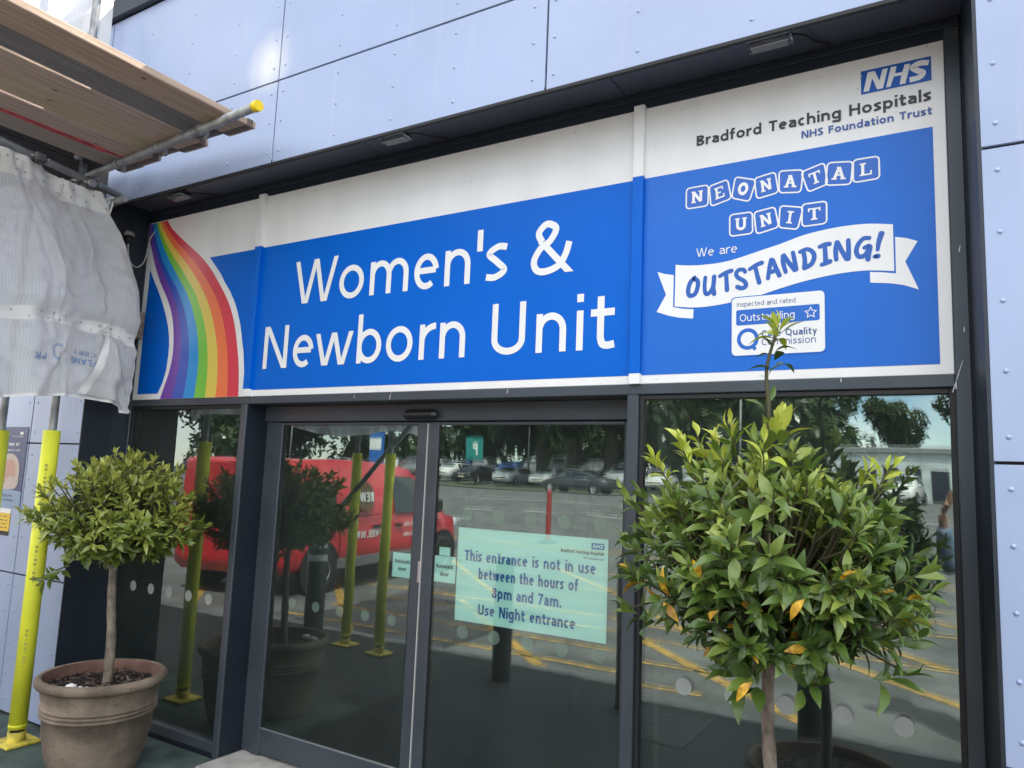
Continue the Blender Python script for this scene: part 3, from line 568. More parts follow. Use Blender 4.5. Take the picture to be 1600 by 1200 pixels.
t = MB(); text(t, 'Bradford Teaching Hospitals', frame((4.0245, -.002, 3.194), *FAC), .047, .0095, .9055, 0); t.build('trust_name', DARKTXT, S2)
t = MB(); text(t, 'NHS Foundation Trust', frame((4.4632, -.002, 3.137), *FAC), .032, .0066, .4679, 0); t.build('trust_line', mat('text_blue', (.03, .09, .32), .4), S2)
tl = MB(); tm = [WHITE, mat('tile_blue', (.012, .11, .48), .3)]
def bil(q, u, v):
    a = Vector(q[3]).lerp(Vector(q[2]), u); c = Vector(q[0]).lerp(Vector(q[1]), u); return a.lerp(c, v)
for i, (ch, q) in enumerate(TILES):
    c = sum((Vector(p) for p in q), Vector((0, 0)))/4; lay = .0002*(i % 3)
    def rounded(k, r=.16):
        o = []
        for cx, cy, a0 in ((1-r, 1-r, 0), (r, 1-r, 90), (r, r, 180), (1-r, r, 270)):
            for j in range(6):
                a = R(a0+18*j); p = bil(q, cx+r*math.cos(a), cy+r*math.sin(a)); o.append(c+(p-c)*k)
        return o
    tl.poly([F(p.x, p.y, .0004+lay-.0014) for p in rounded(.96)][::1], 1)
    ribbon(tl, rounded(.965), .0062, F, .0012+lay-.0014, 0, True)
    B2 = lambda x, y, d=0: (lambda p: F(p.x, p.y, d+.0016-.0014+lay))(bil(q, .25+.5*x, .24+.54*y))
    if ch == 'O':
        ribbon(tl, arc(.5, .5, .36, .4, 0, 360, 30)[:-1], .27, B2, 0, 0, True); continue
    for k, (p0, p1) in enumerate(SLAB[ch]):
        wv = abs(p1[1]-p0[1]) > .5
        ribbon(tl, [p0, p1], .23 if wv else .12, B2, .00012*k)
    if ch == 'U': ribbon(tl, arc(.5, .36, .3, .28, 180, 360, 14), .23, B2, .001)
tl.build('letter_tiles', tm, S2)
bn = MB()
for i in range(len(BAND_TOP)-1):
    pass
tp = catmull([(x, z, 0) for x, z in BAND_TOP], 4); bt = catmull([(x, z, 0) for x, z in BAND_BOT], 4)
for i in range(len(tp)-1): bn.poly([F(bt[i].x, bt[i].y, 0), F(bt[i+1].x, bt[i+1].y, 0), F(tp[i+1].x, tp[i+1].y, 0), F(tp[i].x, tp[i].y, 0)])
for tailp in (TAIL_L, TAIL_R): bn.poly([F(x, z, -.0005) for x, z in tailp])
bn.build('ribbon_banner', WHITE, S2)
br = MB()
for k, s in enumerate(BRUSH):
    pts = [(v.x, v.y) for v in catmull([(x, z, 0) for x, z in s], 5, k == 0)] if len(s) > 2 else s
    off = .001+(k % 5)*.00012; w = .0195; tp_ = (.85, 1.0)
    if k == len(BRUSH)-2: w = .019; tp_ = (1.15, .7)
    ribbon(br, pts, w, F, off, 0, k == 0, None if k == 0 else tp_)
    if k:
        for p, r in ((pts[0], w/2*tp_[0]), (pts[-1], w/2*tp_[1])):
            br.poly([F(p[0]+r*math.cos(2*math.pi*j/14), p[1]+r*math.sin(2*math.pi*j/14), off+.00005) for j in range(14)])
br.build('banner_lettering', mat('brush_blue', (.012, .1, .42), .35), S2)
t = MB(); text(t, 'We are', frame((4.028, -.003, 2.687), *FAC), .038, .0042, .175); t.build('small_lettering', WHITE, S2)
bd = MB()
def rrect(x0, x1, z0, z1, r, off, m, mb=bd):
    mb.poly([F(cx+r*math.cos(R(a0+18*j)), cz+r*math.sin(R(a0+18*j)), off) for cx, cz, a0 in ((x1-r, z1-r, 0), (x0+r, z1-r, 90), (x0+r, z0+r, 180), (x1-r, z0+r, 270)) for j in range(6)], m)
rrect(4.178, 4.548, 2.2405, 2.494, .02, .0006, 1); rrect(4.182, 4.544, 2.245, 2.49, .018, .001, 0); rrect(4.2, 4.5258, 2.3714, 2.437, .008, .0014, 1)
st = [(4.4925+(.0225 if i % 2 == 0 else .0105)*math.cos(R(90+36*i)), 2.404+(.0225 if i % 2 == 0 else .0105)*math.sin(R(90+36*i))) for i in range(10)]
ribbon(bd, st, .0034, F, .0018, 0, True)
cq = [(4.2475+.0365*math.cos(R(a)), 2.3125+.0375*math.sin(R(a))) for a in range(0, 360, 12)]; ribbon(bd, cq, .0155, F, .0014, 1, True)
bd.poly([F(4.2571, 2.284, .0016), F(4.2735, 2.2611, .0016), F(4.2844, 2.2732, .0016), F(4.271, 2.284, .0016)], 1)
text(bd, 'Outstanding', frame((4.2155, -.0048, 2.3875), *FAC), .0305, .0034, .2165, 0)
text(bd, 'Inspected and rated', frame((4.2028, -.0045, 2.4505), *FAC), .0203, .0022, .2325, 2)
text(bd, 'Care Quality', frame((4.3034, -.0045, 2.3175), *FAC), .0275, .0052, .212, 2)
text(bd, 'Commission', frame((4.3033, -.0045, 2.283), *FAC), .0278, .0033, .2075, 2)
bd.build('rating_badge', [WHITE, mat('badge_blue', (.012, .12, .5), .3), mat('badge_text', (.07, .12, .27), .5)], S2)

GRIME = mat('grey_grime', (.42, .41, .39), .9); CHALK = mat('pale_mark', (.6, .62, .62), .8)
rr = random.Random(4)
for par, x0, x1 in ((SG, .1, 3.7), (S2, 3.82, 4.95)):
    g = MB()
    for i in range(int(12*(x1-x0))):
        x = rr.uniform(x0, x1); z = rr.choice((3.425-abs(rr.gauss(0, .02)), rr.uniform(3.1, 3.4), rr.uniform(2.142, 2.172))); s = rr.uniform(.0012, .0038)
        g.poly([(x+s*math.cos(q*1.05)*rr.uniform(.5, 1.6), -.0035, z+s*math.sin(q*1.05)*rr.uniform(.5, 1.3)) for q in range(6)][::-1])
    g.build('dirt_specks', GRIME, par)
g = MB()
for x, z, a, l in ((4.985, 2.13, .3, .06), (4.98, 2.105, .1, .02), (2.36, 2.118, .2, .02), (2.1, 2.12, 0, .01), (3.1, 2.125, .3, .012), (5.005, 2.6, .2, .012), (5.01, 2.3, .1, .01), (4.6, 2.13, 0, .008)):
    d = Vector((math.sin(a), 0, math.cos(a)))*l; p = Vector((x, -.0095, z)); w = Vector((.0022, 0, 0)); g.poly([p-d-w*.5, p-d+w*1.2, p+d*.2+w*.6, p+d+w*.3, p+d-w*.3, p-w*.8])
g.build('splash_marks', CHALK, BLD)
# ------------------------------------------------------------------ notices, lights and small fittings on the front
MINT = mat('mint_paper', (.72, 1.0, .92), .6); INK = mat('blue_ink', (.012, .17, .46), .5); INKD = mat('dark_ink', (.03, .04, .06), .6)
def paper(name, label, x0, x1, z0, z1, y, mats, draw, cat='notice', tilt=0):
    o = thing(name, label, cat, ((x0+x1)/2, y, z0))
    MB().box(x0, x1, y, y+.002, z0, z1).build('sheet', mats[0], o)
    t = MB(); draw(t, lambda x, z: frame((x, y-.0006, z), (math.cos(tilt), 0, math.sin(tilt)), (-math.sin(tilt), 0, math.cos(tilt)), (0, -1, 0))); t.build('lettering', mats[1:], o); return o
yi = Y0+.005
def nt(t, f):
    for s, x, z, w in (('This entrance is not in use', 3.145, 1.276, .74), ('between the hours of', 3.145, 1.19, .56), ('8pm and 7am.', 3.145, 1.105, .39), ('Use Night entrance', 3.145, 1.015, .545)):
        text(t, s, f(x, z), .052, .0098, w, 0, .11, 'c')
    t.box(3.49, 3.555, yi-.0012, yi-.0006, 1.39, 1.418, 1); text(t, 'NHS', frame((3.4965, yi-.0018, 1.3945), (1, 0, 0), (.18, 0, 1), (0, -1, 0)), .019, .0045, .052, 2)
    text(t, 'Bradford Teaching Hospitals', f(3.33, 1.365), .015, .0024, .225, 3); text(t, 'NHS Foundation Trust', f(3.45, 1.342), .009, .0013, .105, 3)
paper('closing_notice', 'large mint green notice saying the entrance is not in use', 2.729, 3.575, .972, 1.44, yi, [MINT, INK, mat('logo_blue', (.01, .12, .5), .5), MINT, INKD], nt)
def au(x):
    def d(t, f):
        text(t, 'Automatic', f(x, 1.222), .02, .0034, .112, 0, .1, 'c'); text(t, 'door', f(x, 1.183), .02, .0034, .056, 0, .1, 'c')
    return d
paper('door_notice', 'small mint notice Automatic door on the left door by the lock', 2.3, 2.433, 1.146, 1.277, yi, [MINT, INKD], au(2.37))
paper('door_notice', 'small mint notice Automatic door on the right door beside the large notice', 2.585, 2.722, 1.15, 1.284, yi, [MINT, INKD], au(2.652))
tag(MB().box(2.612, 2.682, yi, yi+.002, 1.287, 1.33).build('paper_slip', MINT, origin=(2.65, yi, 1.29)), 'blank mint paper slip above the small notice on the right door', 'paper slip')
bc = thing('barcode_sticker', 'white barcode sticker on the dark reveal left of the doors', 'sticker', (1.217, .06, 1.62))
MB().box(1.2165, 1.2185, .03, .085, 1.61, 1.652).build('label', mat('label_white', (.75, .75, .78), .5), bc)
b = MB()
for i in range(11): b.box(1.2185, 1.219, .036+i*.0042, .036+i*.0042+.0012+.001*(i*7 % 3), 1.618, 1.643)
b.build('bars', INKD, bc)
def poster():
    y = -.334; o = thing('clean_air_poster', 'blue and white clean air poster on the left panels behind a yellow post', 'poster', (-.85, y, 1.35))
    pb, pw = mat('poster_navy', (.008, .03, .12), .4), mat('poster_pale', (.2, .3, .45), .4)
    b = MB(); b.box(-1.06, -.655, y, y+.003, 1.355, 1.925, 0)
    b.poly([(-1.06, y-.0006, 1.355), (-.655, y-.0006, 1.355), (-.655, y-.0006, 1.47), (-1.06, y-.0006, 1.5)], 1); b.build('sheet', [pb, pw], o)
    h = MB(); skin = [mat('poster_skin', (.48, .27, .2), .5), mat('poster_blanket', (.5, .42, .36), .5), WHITE]
    h.poly([(x, y-.001, z) for x, z in [(v.x, v.y) for v in catmull([(-.99, 1.5, 0), (-.75, 1.49, 0), (-.715, 1.58, 0), (-.735, 1.68, 0), (-.82, 1.73, 0), (-.93, 1.72, 0), (-1.0, 1.62, 0)], 5, True)]], 1)
    h.poly([(x, y-.0014, z) for x, z in [(v.x, v.y) for v in catmull([(-.95, 1.55, 0), (-.82, 1.53, 0), (-.765, 1.6, 0), (-.8, 1.68, 0), (-.9, 1.68, 0)], 5, True)]], 0)
    h.poly([(x, y-.0018, z) for x, z in [(v.x, v.y) for v in catmull([(-.86, 1.51, 0), (-.79, 1.5, 0), (-.76, 1.545, 0), (-.82, 1.575, 0), (-.88, 1.55, 0)], 5, True)]], 1)
    h.build('picture', skin, o)
    t = MB(); G = lambda x, z: frame((x, y-.0014, z), *FAC)
    text(t, 'Our clean air', G(-1.02, 1.79), .028, .0055, .27); text(t, 'and babies safe', G(-1.0, 1.752), .016, .0024, .27); t.box(-.76, -.715, y-.0012, y, 1.87, 1.89)
    text(t, 'Teaching Hospitals', G(-.87, 1.852), .011, .0016, .16); t.build('lettering', WHITE, o)
    t = MB(); text(t, 'respecting the', G(-1.0, 1.43), .018, .0024, .23); text(t, 'by not smoking', G(-1.0, 1.4), .016, .0022, .24); t.build('small_print', INKD, o)
    o = thing('camera_warning_sign', 'yellow warning plate with a white head and black foot under the poster', 'sign', (-.9, y, 1.16))
    b = MB(); b.box(-1.06, -.765, y, y+.003, 1.315, 1.345, 0); b.box(-1.06, -.765, y, y+.003, 1.19, 1.315, 1); b.box(-1.06, -.765, y, y+.003, 1.16, 1.19, 2)
    b.build('plate', [WHITE, mat('sign_yellow', (.75, .5, .01), .4), BLACK], o)
    t = MB()
    for i in range(4):
        for k in range(7): t.box(-1.04+.036*k, -1.04+.036*k+.014+.014*((k*3+i) % 2), y-.0008, y-.0003, 1.288-.026*i, 1.294-.026*i)
    t.build('lettering', INKD, o)
poster()
# bulkhead floodlights under the soffit
LENS = mat('ribbed_lens', (.09, .1, .12), .12, spec=.9, bump=.3, bscale=45); HOUS = mat('lamp_housing', (.03, .034, .04), .4, metal=.3); GLINT = mat('polished_rim', (.45, .47, .5), .25, metal=.8)
def lamp(x, y, lab):
    o = thing('soffit_light', lab, 'light', (x, y, 3.515), 'lights fixed under the soffit')
    MB().bbox(x-.04, x+.04, y-.02, y+.02, 3.495, 3.514, .003).build('bracket', HOUS, o)
    MB().bbox(x-.085, x+.085, y-.04, y+.04, 3.474, 3.495, .01).build('housing', HOUS, o)
    MB().bbox(x-.08, x+.08, y-.036, y+.036, 3.452, 3.474, .01).build('lens', LENS, o)
    b = MB()
    for q in (-.041, .041): b.tube([(x-.085, y+q, 3.468), (x+.085, y+q, 3.468)], .0032, 6)
    b.tube([(x-.08, y-.02, 3.452), (x+.08, y-.02, 3.452)], .0028, 6)
    b.tube([(x+.086, y-.041, 3.462), (x+.086, y+.041, 3.462)], .0045, 6); b.build('rim', GLINT, o)
    p = catmull([(x+.085, y, 3.48), (x+.13, y+.05, 3.49), (x+.15, y+.12, 3.5), (x+.2, y+.19, 3.51)], 6); MB().tube(p, .005, 6).build('cable', BLACK, o)
lamp(.584, -.18, 'soffit light hidden half behind the scaffold boards above the rainbow')
lamp(2.46, -.21, "soffit light above the gap before the sign's long wording"); lamp(4.38, -.21, 'soffit light above the hospital trust name')
o = thing('dome_sensor', 'small grey dome sensor with a loop of cable on the dark left return', 'sensor', (-.005, -.16, 3.3))
MB().lathe([(.001, .055), (.02, .052), (.034, .036), (.036, .022), (.03, .018), (.001, .018)], (.04, -.17, 3.26), 18).build('dome', mat('sensor_grey', (.25, .25, .24), .4), o)
MB().lathe([(.001, .018), (.018, .018), (.018, -.03), (.001, -.03)], (.04, -.17, 3.26), 14).bbox(-.003, .03, -.185, -.155, 3.25, 3.27).build('body', BLACK, o)
MB().tube(catmull([(.04, -.17, 3.22), (.04, -.165, 3.17), (.045, -.15, 3.1), (.05, -.1, 3.07), (.05, -.05, 3.12), (.05, -.03, 3.22), (.05, -.02, 3.3), (.07, .0, 3.36)], 8), .005, 6).build('cable', mat('grey_cable', (.42, .42, .42), .5), o)
WOODE = mat('weathered_timber', (.2, .15, .1), .8, var=.3, scale=6, stretch=(1, 1, 8), bump=.3, col2=(.34, .29, .24))
tag(MB().bbox(-.003, .07, -.22, -.01, 2.57, 2.76, .004).build('timber_packer', WOODE, origin=(.02, -.1, 2.57)), 'short weathered timber board end beside the rainbow edge', 'timber')
# ------------------------------------------------------------------ scaffold beside the entrance
SLEEVE = mat('yellow_foam_sleeve', (.76, .78, .045), .55, var=.08, scale=5, bump=.05)
def base_plate(o, x, y):
    b = MB(); b.bbox(x-.1, x+.1, y-.1, y+.1, .002, .022, .006).lathe([(.05, 0), (.05, .05), (.04, .05)], (x, y, .022), 20)
    b.build('base_plate', mat('worn_yellow_plastic', (.55, .45, .06), .7, var=.4, scale=12), o)
def standard(x, y, lab, z1=4.2, text_on=True):
    o = thing('scaffold_pole', lab, 'scaffold pole', (x, y, 0), 'upright scaffold poles with yellow sleeves')
    MB().tube([(x, y, .02), (x, y, z1)], .0242, 14).build('tube', STEEL, o)
    s = MB(); s.tube([(x, y, .09), (x, y, 1.885)], .049, 20)
    s.tube([(x, y, .1), (x, y, .115)], .0505, 20).build('sleeve', SLEEVE, o); base_plate(o, x, y)
    if text_on:
        t = MB(); ang = R(-38)
        for z in (.45, .95, 1.45):
            G = frame((x+.0496*math.cos(ang), y+.0496*math.sin(ang), z), (0, 0, 1), (math.sin(ang), -math.cos(ang), 0), (math.cos(ang), math.sin(ang), 0))
            for k in range(9): ribbon(t, [(.026*k, 0), (.026*k+.017, .0)], .004+.012*(k*5 % 3 > 0), G, 0)
        t.build('printing', mat('faded_print', (.4, .36, .05), .6), o)
    return o
standard(.055, -.54, 'yellow sleeved scaffold pole standing just left of the terracotta pot')
standard(-.585, -.54, 'yellow sleeved scaffold pole in front of the clean air poster')
standard(-.275, -2.3, 'outer yellow sleeved scaffold pole with the diagonal brace, farther from the doors', text_on=False)
standard(.2, -2.25, 'outer yellow sleeved scaffold pole at the kerb side, nearest the doors', text_on=False)
def tubing(name, path, lab, r=.0242, ext=None, cat='scaffold tube'):
    o = thing(name, lab, cat, path[0], 'level scaffold tubes under the boards'); MB().tube(path, r, 14).build('tube', STEEL, o); return o
tr = tubing('scaffold_tube', [(-.05, -.53, 3.554), (1.925, -.684, 3.554)], 'grey transom tube with a yellow end cap under the boards')
MB().tube([(1.905, -.6824, 3.554), (1.945, -.6856, 3.554)], .0285, 16).build('end_cap', mat('yellow_cap', (.85, .6, .01), .4), tr)
CL = MB()
for x in (.52, 1.0, 1.42):
    y = -.53-.078*(x+.05); z = 3.554
    c = MB(); c.tube([(x-.012, y, z), (x+.012, y, z)], .031, 12).bbox(x-.008, x+.008, y-.012, y+.05, z+.018, z+.03, .002).bbox(x-.012, x+.012, y+.028, y+.05, z-.04, z+.03, .003)
    c.build('board_clip', STEEL, tr)
ld = tubing('scaffold_tube', [(.15, -.33, 3.495), (.15, -1.08, 3.575), (.15, -3.3, 3.78)], 'grey ledger tube carrying the netting sheet, running toward the road')
tubing('scaffold_tube', [(.05, -.36, 3.43), (.32, -.39, 3.43)], 'short tube end poking out at the top corner of the sheet')
tubing('scaffold_tube', [(-.2, -.5, 3.44), (-.2, -3.2, 3.62)], 'dark tube half hidden behind the top hem of the sheet')
tubing('scaffold_tube', [(-.6, -.54, 3.5), (.2, -.54, 3.5)], 'back tube joining the two inner poles under the boards')
tubing('scaffold_tube', [(-.72, -2.27, 1.06), (.6, -2.27, 2.35)], 'diagonal brace tube between the outer poles')
for i, (x, y, z) in enumerate(((.15, -.53, 3.5), (.15, -.86, 3.548), (.05, -.54, 3.5), (-.2, -.9, 3.46), (.1, -.47, 3.47), (-.02, -.7, 3.47), (.0, -1.1, 3.52))):
    o = thing('scaffold_coupler', ['steel coupler clamping the ledger to the transom', 'steel coupler with a white tie along the ledger above the sheet', 'steel coupler on the inner pole top', 'steel coupler on the dark tube behind the sheet', 'steel coupler by the short tube end', 'steel coupler in the dark under the boards', 'steel coupler near the left edge above the sheet'][i], 'coupler', (x, y, z), 'steel couplers on the scaffold')
    b = MB(); b.bbox(x-.04, x+.04, y-.035, y+.035, z-.035, z+.035, .012); b.tube([(x-.02, y-.05, z+.02), (x-.02, y+.06, z+.02)], .009, 8)
    b.build('body', mat('tarnished_steel', (.13, .13, .13), .45, metal=.7, var=.4, scale=30), o)
    c = MB(); c.tube([(x+.02, y-.055, z), (x+.02, y+.06, z)], .007, 8); c.lathe([(.014, -.008), (.014, .008)], (x+.02, y+.05, z), 6); c.build('bolt', STEEL, o)
# six boards
tones = [((.36, .255, .185), (.5, .37, .27)), ((.13, .125, .13), (.22, .21, .205)), ((.38, .275, .215), (.5, .39, .31)), ((.37, .3, .2), (.5, .415, .29)), ((.36, .26, .22), (.47, .36, .31)), ((.22, .19, .165), (.33, .29, .25))]
names_ = ['orange brown scaffold board on the right edge of the platform', 'dark grey scaffold board second from the right edge', 'pinkish brown scaffold board between the dark grey and the tan one', 'tan scaffold board with knots in the middle of the platform', 'brown scaffold board with a red paint stripe on its edge', 'grey brown scaffold board on the left edge above the ledger tube']
for i in range(6):
    xr = 1.662-.2265*i; xl = xr-.213; t0 = (1.662-xr)/1.359
    a, c = tones[i]
    m = mat('board_wood_%s' % 'abcdef'[i], tuple(.5*(p+q) for p, q in zip(a, c)), .85, var=.22, scale=5, stretch=(9, .6, 9), bump=.4, bscale=30, col2=c, detail=9, lo=.3, hi=.7)
    b = MB(); bm = bmesh.new(); bmesh.ops.create_cube(bm, size=1)
    yend = -.485+.086*t0+random.Random(i).uniform(-.02, .02)
    for v in bm.verts:
        x = xr if v.co.x > 0 else xl; y = yend if v.co.y > 0 else -3.6
        z = 3.58+(.0, .018, .003, .016, .0, .014)[i]+(.038 if v.co.z > 0 else 0); v.co = (x, y, z)
    bmesh.ops.bevel(bm, geom=bm.edges[:], offset=.004, segments=1, affect='EDGES'); b.bm(bm)
    o = thing('scaffold_board', names_[i], 'scaffold board', (xl, yend, 3.58), 'scaffold boards of the platform'); b.build('plank', m, o)
    z = 3.58+(.0, .018, .003, .016, .0, .014)[i]
    kn = MB()
    for j in range(1):
        r_ = random.Random(i*9+j); kx, ky = xl+r_.uniform(.04, .17), r_.uniform(-2.2, -.75); kn.poly([(kx+.008*math.cos(q*.7), ky+.017*math.sin(q*.7), z-.0008) for q in range(9)])
    kn.build('knots', mat('dark_knot', (.12, .085, .065), .8), o)
    e = MB(); e.bbox(xl-.001, xr+.001, yend-.06, yend-.02, z-.003, z+.041, .001); e.build('end_band', mat('rusty_band', (.14, .11, .09), .7, metal=.3, var=.3, scale=20), o)
    if i == 4:
        s = MB(); s.poly([(xl+.005, -2.6, z-.001), (xl+.03, -2.6, z-.001), (xl+.062, -.75, z-.001), (xl+.05, yend-.08, z-.001), (xl+.005, -.7, z-.001)]); s.build('paint_stripe', mat('red_paint_smear', (.42, .05, .06), .8, var=.5, scale=14), o)

SHADE_WOOD = mat('shade_dark_timber', (.035, .033, .034), .85, var=.3, scale=8, stretch=(6, .5, 6), bump=.3)  # boards added left of the platform, the shade there put into their colour
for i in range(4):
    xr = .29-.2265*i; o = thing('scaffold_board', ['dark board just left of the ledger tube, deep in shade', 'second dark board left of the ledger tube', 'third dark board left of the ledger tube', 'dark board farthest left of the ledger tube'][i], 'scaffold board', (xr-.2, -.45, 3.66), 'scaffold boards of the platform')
    MB().bbox(xr-.22, xr, -3.6, -.42, 3.66, 3.698, .004).build('plank', SHADE_WOOD, o)  # added board, stands in for the shade left of the platform
# ------------------------------------------------------------------ netting sheets
def net_mat(name, col, alpha, sc):
    m = bpy.data.materials.new(name); m.use_nodes = True; N, L, b = nodes(m)
    b.inputs['Base Color'].default_value = (*col, 1); b.inputs['Roughness'].default_value = .55; b.inputs['Specular IOR Level'].default_value = .4
    uv = N.new('ShaderNodeUVMap'); sp = N.new('ShaderNodeSeparateXYZ'); L.new(uv.outputs[0], sp.inputs[0])
    def saw(o):
        q = N.new('ShaderNodeMath'); q.operation = 'MULTIPLY'; q.inputs[1].default_value = sc; L.new(sp.outputs[o], q.inputs[0])
        f = N.new('ShaderNodeMath'); f.operation = 'PINGPONG'; f.inputs[1].default_value = 1; L.new(q.outputs[0], f.inputs[0]); return f
    a, c = saw(0), saw(1); mx = N.new('ShaderNodeMath'); mx.operation = 'MAXIMUM'; L.new(a.outputs[0], mx.inputs[0]); L.new(c.outputs[0], mx.inputs[1])
    gt = N.new('ShaderNodeMath'); gt.operation = 'LESS_THAN'; gt.inputs[1].default_value = .52; L.new(mx.outputs[0], gt.inputs[0])
    al = N.new('ShaderNodeMath'); al.operation = 'MULTIPLY_ADD'; al.inputs[1].default_value = -(1-alpha); al.inputs[2].default_value = 1; L.new(gt.outputs[0], al.inputs[0])
    L.new(al.outputs[0], b.inputs['Alpha'])
    out = N['Material Output']; tl = N.new('ShaderNodeBsdfTranslucent'); tl.inputs[0].default_value = (*col, 1); ms = N.new('ShaderNodeMixShader'); ms.inputs[0].default_value = .3
    tr = N.new('ShaderNodeBsdfTransparent'); m2 = N.new('ShaderNodeMixShader'); L.new(al.outputs[0], m2.inputs[0]); L.new(tr.outputs[0], m2.inputs[1])
    b.inputs['Alpha'].default_value = 1
    for l in list(b.inputs['Alpha'].links): L.remove(l)
    L.new(b.outputs[0], ms.inputs[1]); L.new(tl.outputs[0], ms.inputs[2]); L.new(ms.outputs[0], m2.inputs[2]); L.new(m2.outputs[0], out.inputs[0])
    return m
NET = net_mat('debris_netting', (.6, .615, .63), .78, 170)
HEM = mat('white_hem', (.72, .72, .7), .5, var=.08, scale=4, bump=.1)
EYE = mat('eyelet', (.35, .35, .34), .4, metal=.5)
def lerp(a, b, t): return a+(b-a)*t
def sheet_pt(s, t):
    """s runs from the wall edge (0) toward the road (1); t from the top (0) to the bottom (1)"""
    y0 = interp([(-.415, 3.45), (-.30, 3.1), (-.245, 2.8), (-.21, 2.5), (-.195, 2.2), (-.2, 2.0)], lerp(3.45, 2.0, t))
    y = lerp(y0, -2.75, s)
    top = interp([(3.455, -.0), (3.5, .1), (3.525, .28), (3.6, 1.01)], s) if False else 3.44+.05*min(1, s*4)+.2*s+.012*math.sin(s*38)
    z = lerp(top, 2.02+.05*math.sin(s*9+.6)*(s > .02)+.03*min(1, s*6), t)
    x = .14+.17*t**1.3
    a = s*31+1.2*t+.5*math.sin(t*5); q = math.sin(a); fold = (.05*q-.035*(1-abs(q))**2)*(.4+.6*math.sin(math.pi*min(1, t*1.15)))+.02*math.sin(s*71+3*t)
    for s0, t0, sl, am in ((.1, .3, .12, .03), (.19, .45, -.18, .035), (.3, .35, .2, .03), (.06, .8, -.25, .02), (.2, .85, .3, .03), (.38, .75, -.2, .03)):   # pulled creases
        dd = (s-s0)-sl*(t-t0); fold += am*math.exp(-(dd/.012)**2)*math.exp(-((t-t0)/.2)**2)
    belly = .1*math.sin(math.pi*t)**2*(.4+.6*math.sin(s*7+.5))
    pinch = math.exp(-((t-.66)/.05)**2)*.05
    return Vector((x+fold+belly-pinch, y+.02*math.sin(s*50+t*4), z))+Vector((.02*noise.noise(Vector((s*45, t*22, 4)))+.012*noise.noise(Vector((s*14, t*9, 2)))+.02*noise.noise(Vector((s*30, t*5, 7)))*t, 0, 0))
def sheet():
    o = thing('debris_sheet', 'white netting sheet hanging from the scaffold beside the entrance, tied at its waist', 'sheet', (.2, -.5, 2.0))
    ns, ntt = 260, 90; b = MB(); uvs = []
    for j in range(ntt+1):
        for i in range(ns+1): b.v.append(tuple(sheet_pt(i/ns, j/ntt)))
    for j in range(ntt):
        for i in range(ns):
            k = j*(ns+1)+i; t = (j+.5)/ntt
            b.face([k, k+1, k+ns+2, k+ns+1], 1 if (t < .1 or .635 < t < .69 or t > .985) else 0, True)
    me = b.build('netting', [NET, HEM], o); uv = me.data.uv_layers.new(name='UVMap')
    for p in me.data.polygons:
        for li in p.loop_indices:
            vi = me.data.loops[li].vertex_index; i, j = vi % (ns+1), vi//(ns+1); uv.data[li].uv = (i/ns*2.5, j/ntt*1.45)
    e = MB()
    for t in (.03, .075, .65, .675):
        for i in range(26):
            s = (i+.3+.5*(t in (.075, .675)))/26
            if s < .99:
                p = sheet_pt(s, t); q = sheet_pt(s+.004, t); r = sheet_pt(s, t+.004); nn = (q-p).cross(r-p).normalized()
                if nn.x < 0: nn = -nn
                e.disc(p+nn*.003, nn, .0062, 10)
    e.build('eyelets', EYE, o)
    # the folded corner flap and the tie cords
    f = MB(); A = lambda s, t, d: sheet_pt(s, t)+Vector((d, 0, 0))
    for (s0, t0), (s1, t1), (s2, t2) in [((.085, .66), (.13, .98), (.0, .995))]:
        n = 18; vs = {}
        for i in range(n+1):
            for j in range(n+1-i):
                u, v = i/n, j/n; s = s0+(s1-s0)*u+(s2-s0)*v; t = t0+(t1-t0)*u+(t2-t0)*v
                p = A(max(0, s), min(1, t), .028+.035*math.sin(math.pi*min(1, (u+v)))*(1-v*.6)); vs[i, j] = len(f.v); f.v.append(tuple(p))
        for i in range(n):
            for j in range(n-i):
                m = 1 if j < 2 else 0
                f.face([vs[i, j], vs[i+1, j], vs[i, j+1]], m, True)
                if i+j < n-1: f.face([vs[i+1, j], vs[i+1, j+1], vs[i, j+1]], m, True)
    fl = f.build('folded_flap', [NET, HEM], o); uv = fl.data.uv_layers.new(name='UVMap')
    for p in fl.data.polygons:
        for li in p.loop_indices:
            c = fl.data.vertices[fl.data.loops[li].vertex_index].co; uv.data[li].uv = (c.y, c.z)
    c = MB()
    for s in (.015, .14, .3, .5, .75):
        p = sheet_pt(s, .05); c.tube(catmull([p+Vector((.012, 0, -.05)), p+Vector((.02, .01, .02)), p+Vector((.0, .02, .07)), p+Vector((-.05, .0, .06)), p+Vector((-.03, -.02, 0)), p+Vector((.014, -.01, -.06))], 6), .006, 8)
    p = sheet_pt(.085, .66); c.tube(catmull([p+Vector((.03, .02, .01)), p+Vector((.045, 0, 0)), p+Vector((.04, -.03, -.02))], 5), .007, 8)
    c.build('tie_cord', HEM, o)
    # blue print, showing through back to front
    t = MB()
    def PF(s, tt): p = sheet_pt(s, tt); return p+Vector((.006, 0, 0))
    def G(x, y, d=0): return PF(.26-x*.36, .80-y*.69)+Vector((d, 0, 0))
    for i in range(20):
        a0 = 18*i
        if 3 <= i <= 16: ribbon(t, arc(.18, -.02, .045, .045, a0, a0+10, 2), .018, G, 0)
    Mx = lambda x, y, d=0: G(x, y, d)
    text(t, 'FLAME', lambda x, y, d=0: G(.44-x, -.03-y+.0, d), .04, .007, .13); text(t, 'CERT', lambda x, y, d=0: G(.44-x, .02-y, d), .026, .004, .12); text(t, 'PR', lambda x, y, d=0: G(.09-x, -.03-y, d), .04, .007, .06)
    t.build('print', mat('faded_blue_print', (.2, .3, .52), .6), o)
sheet()
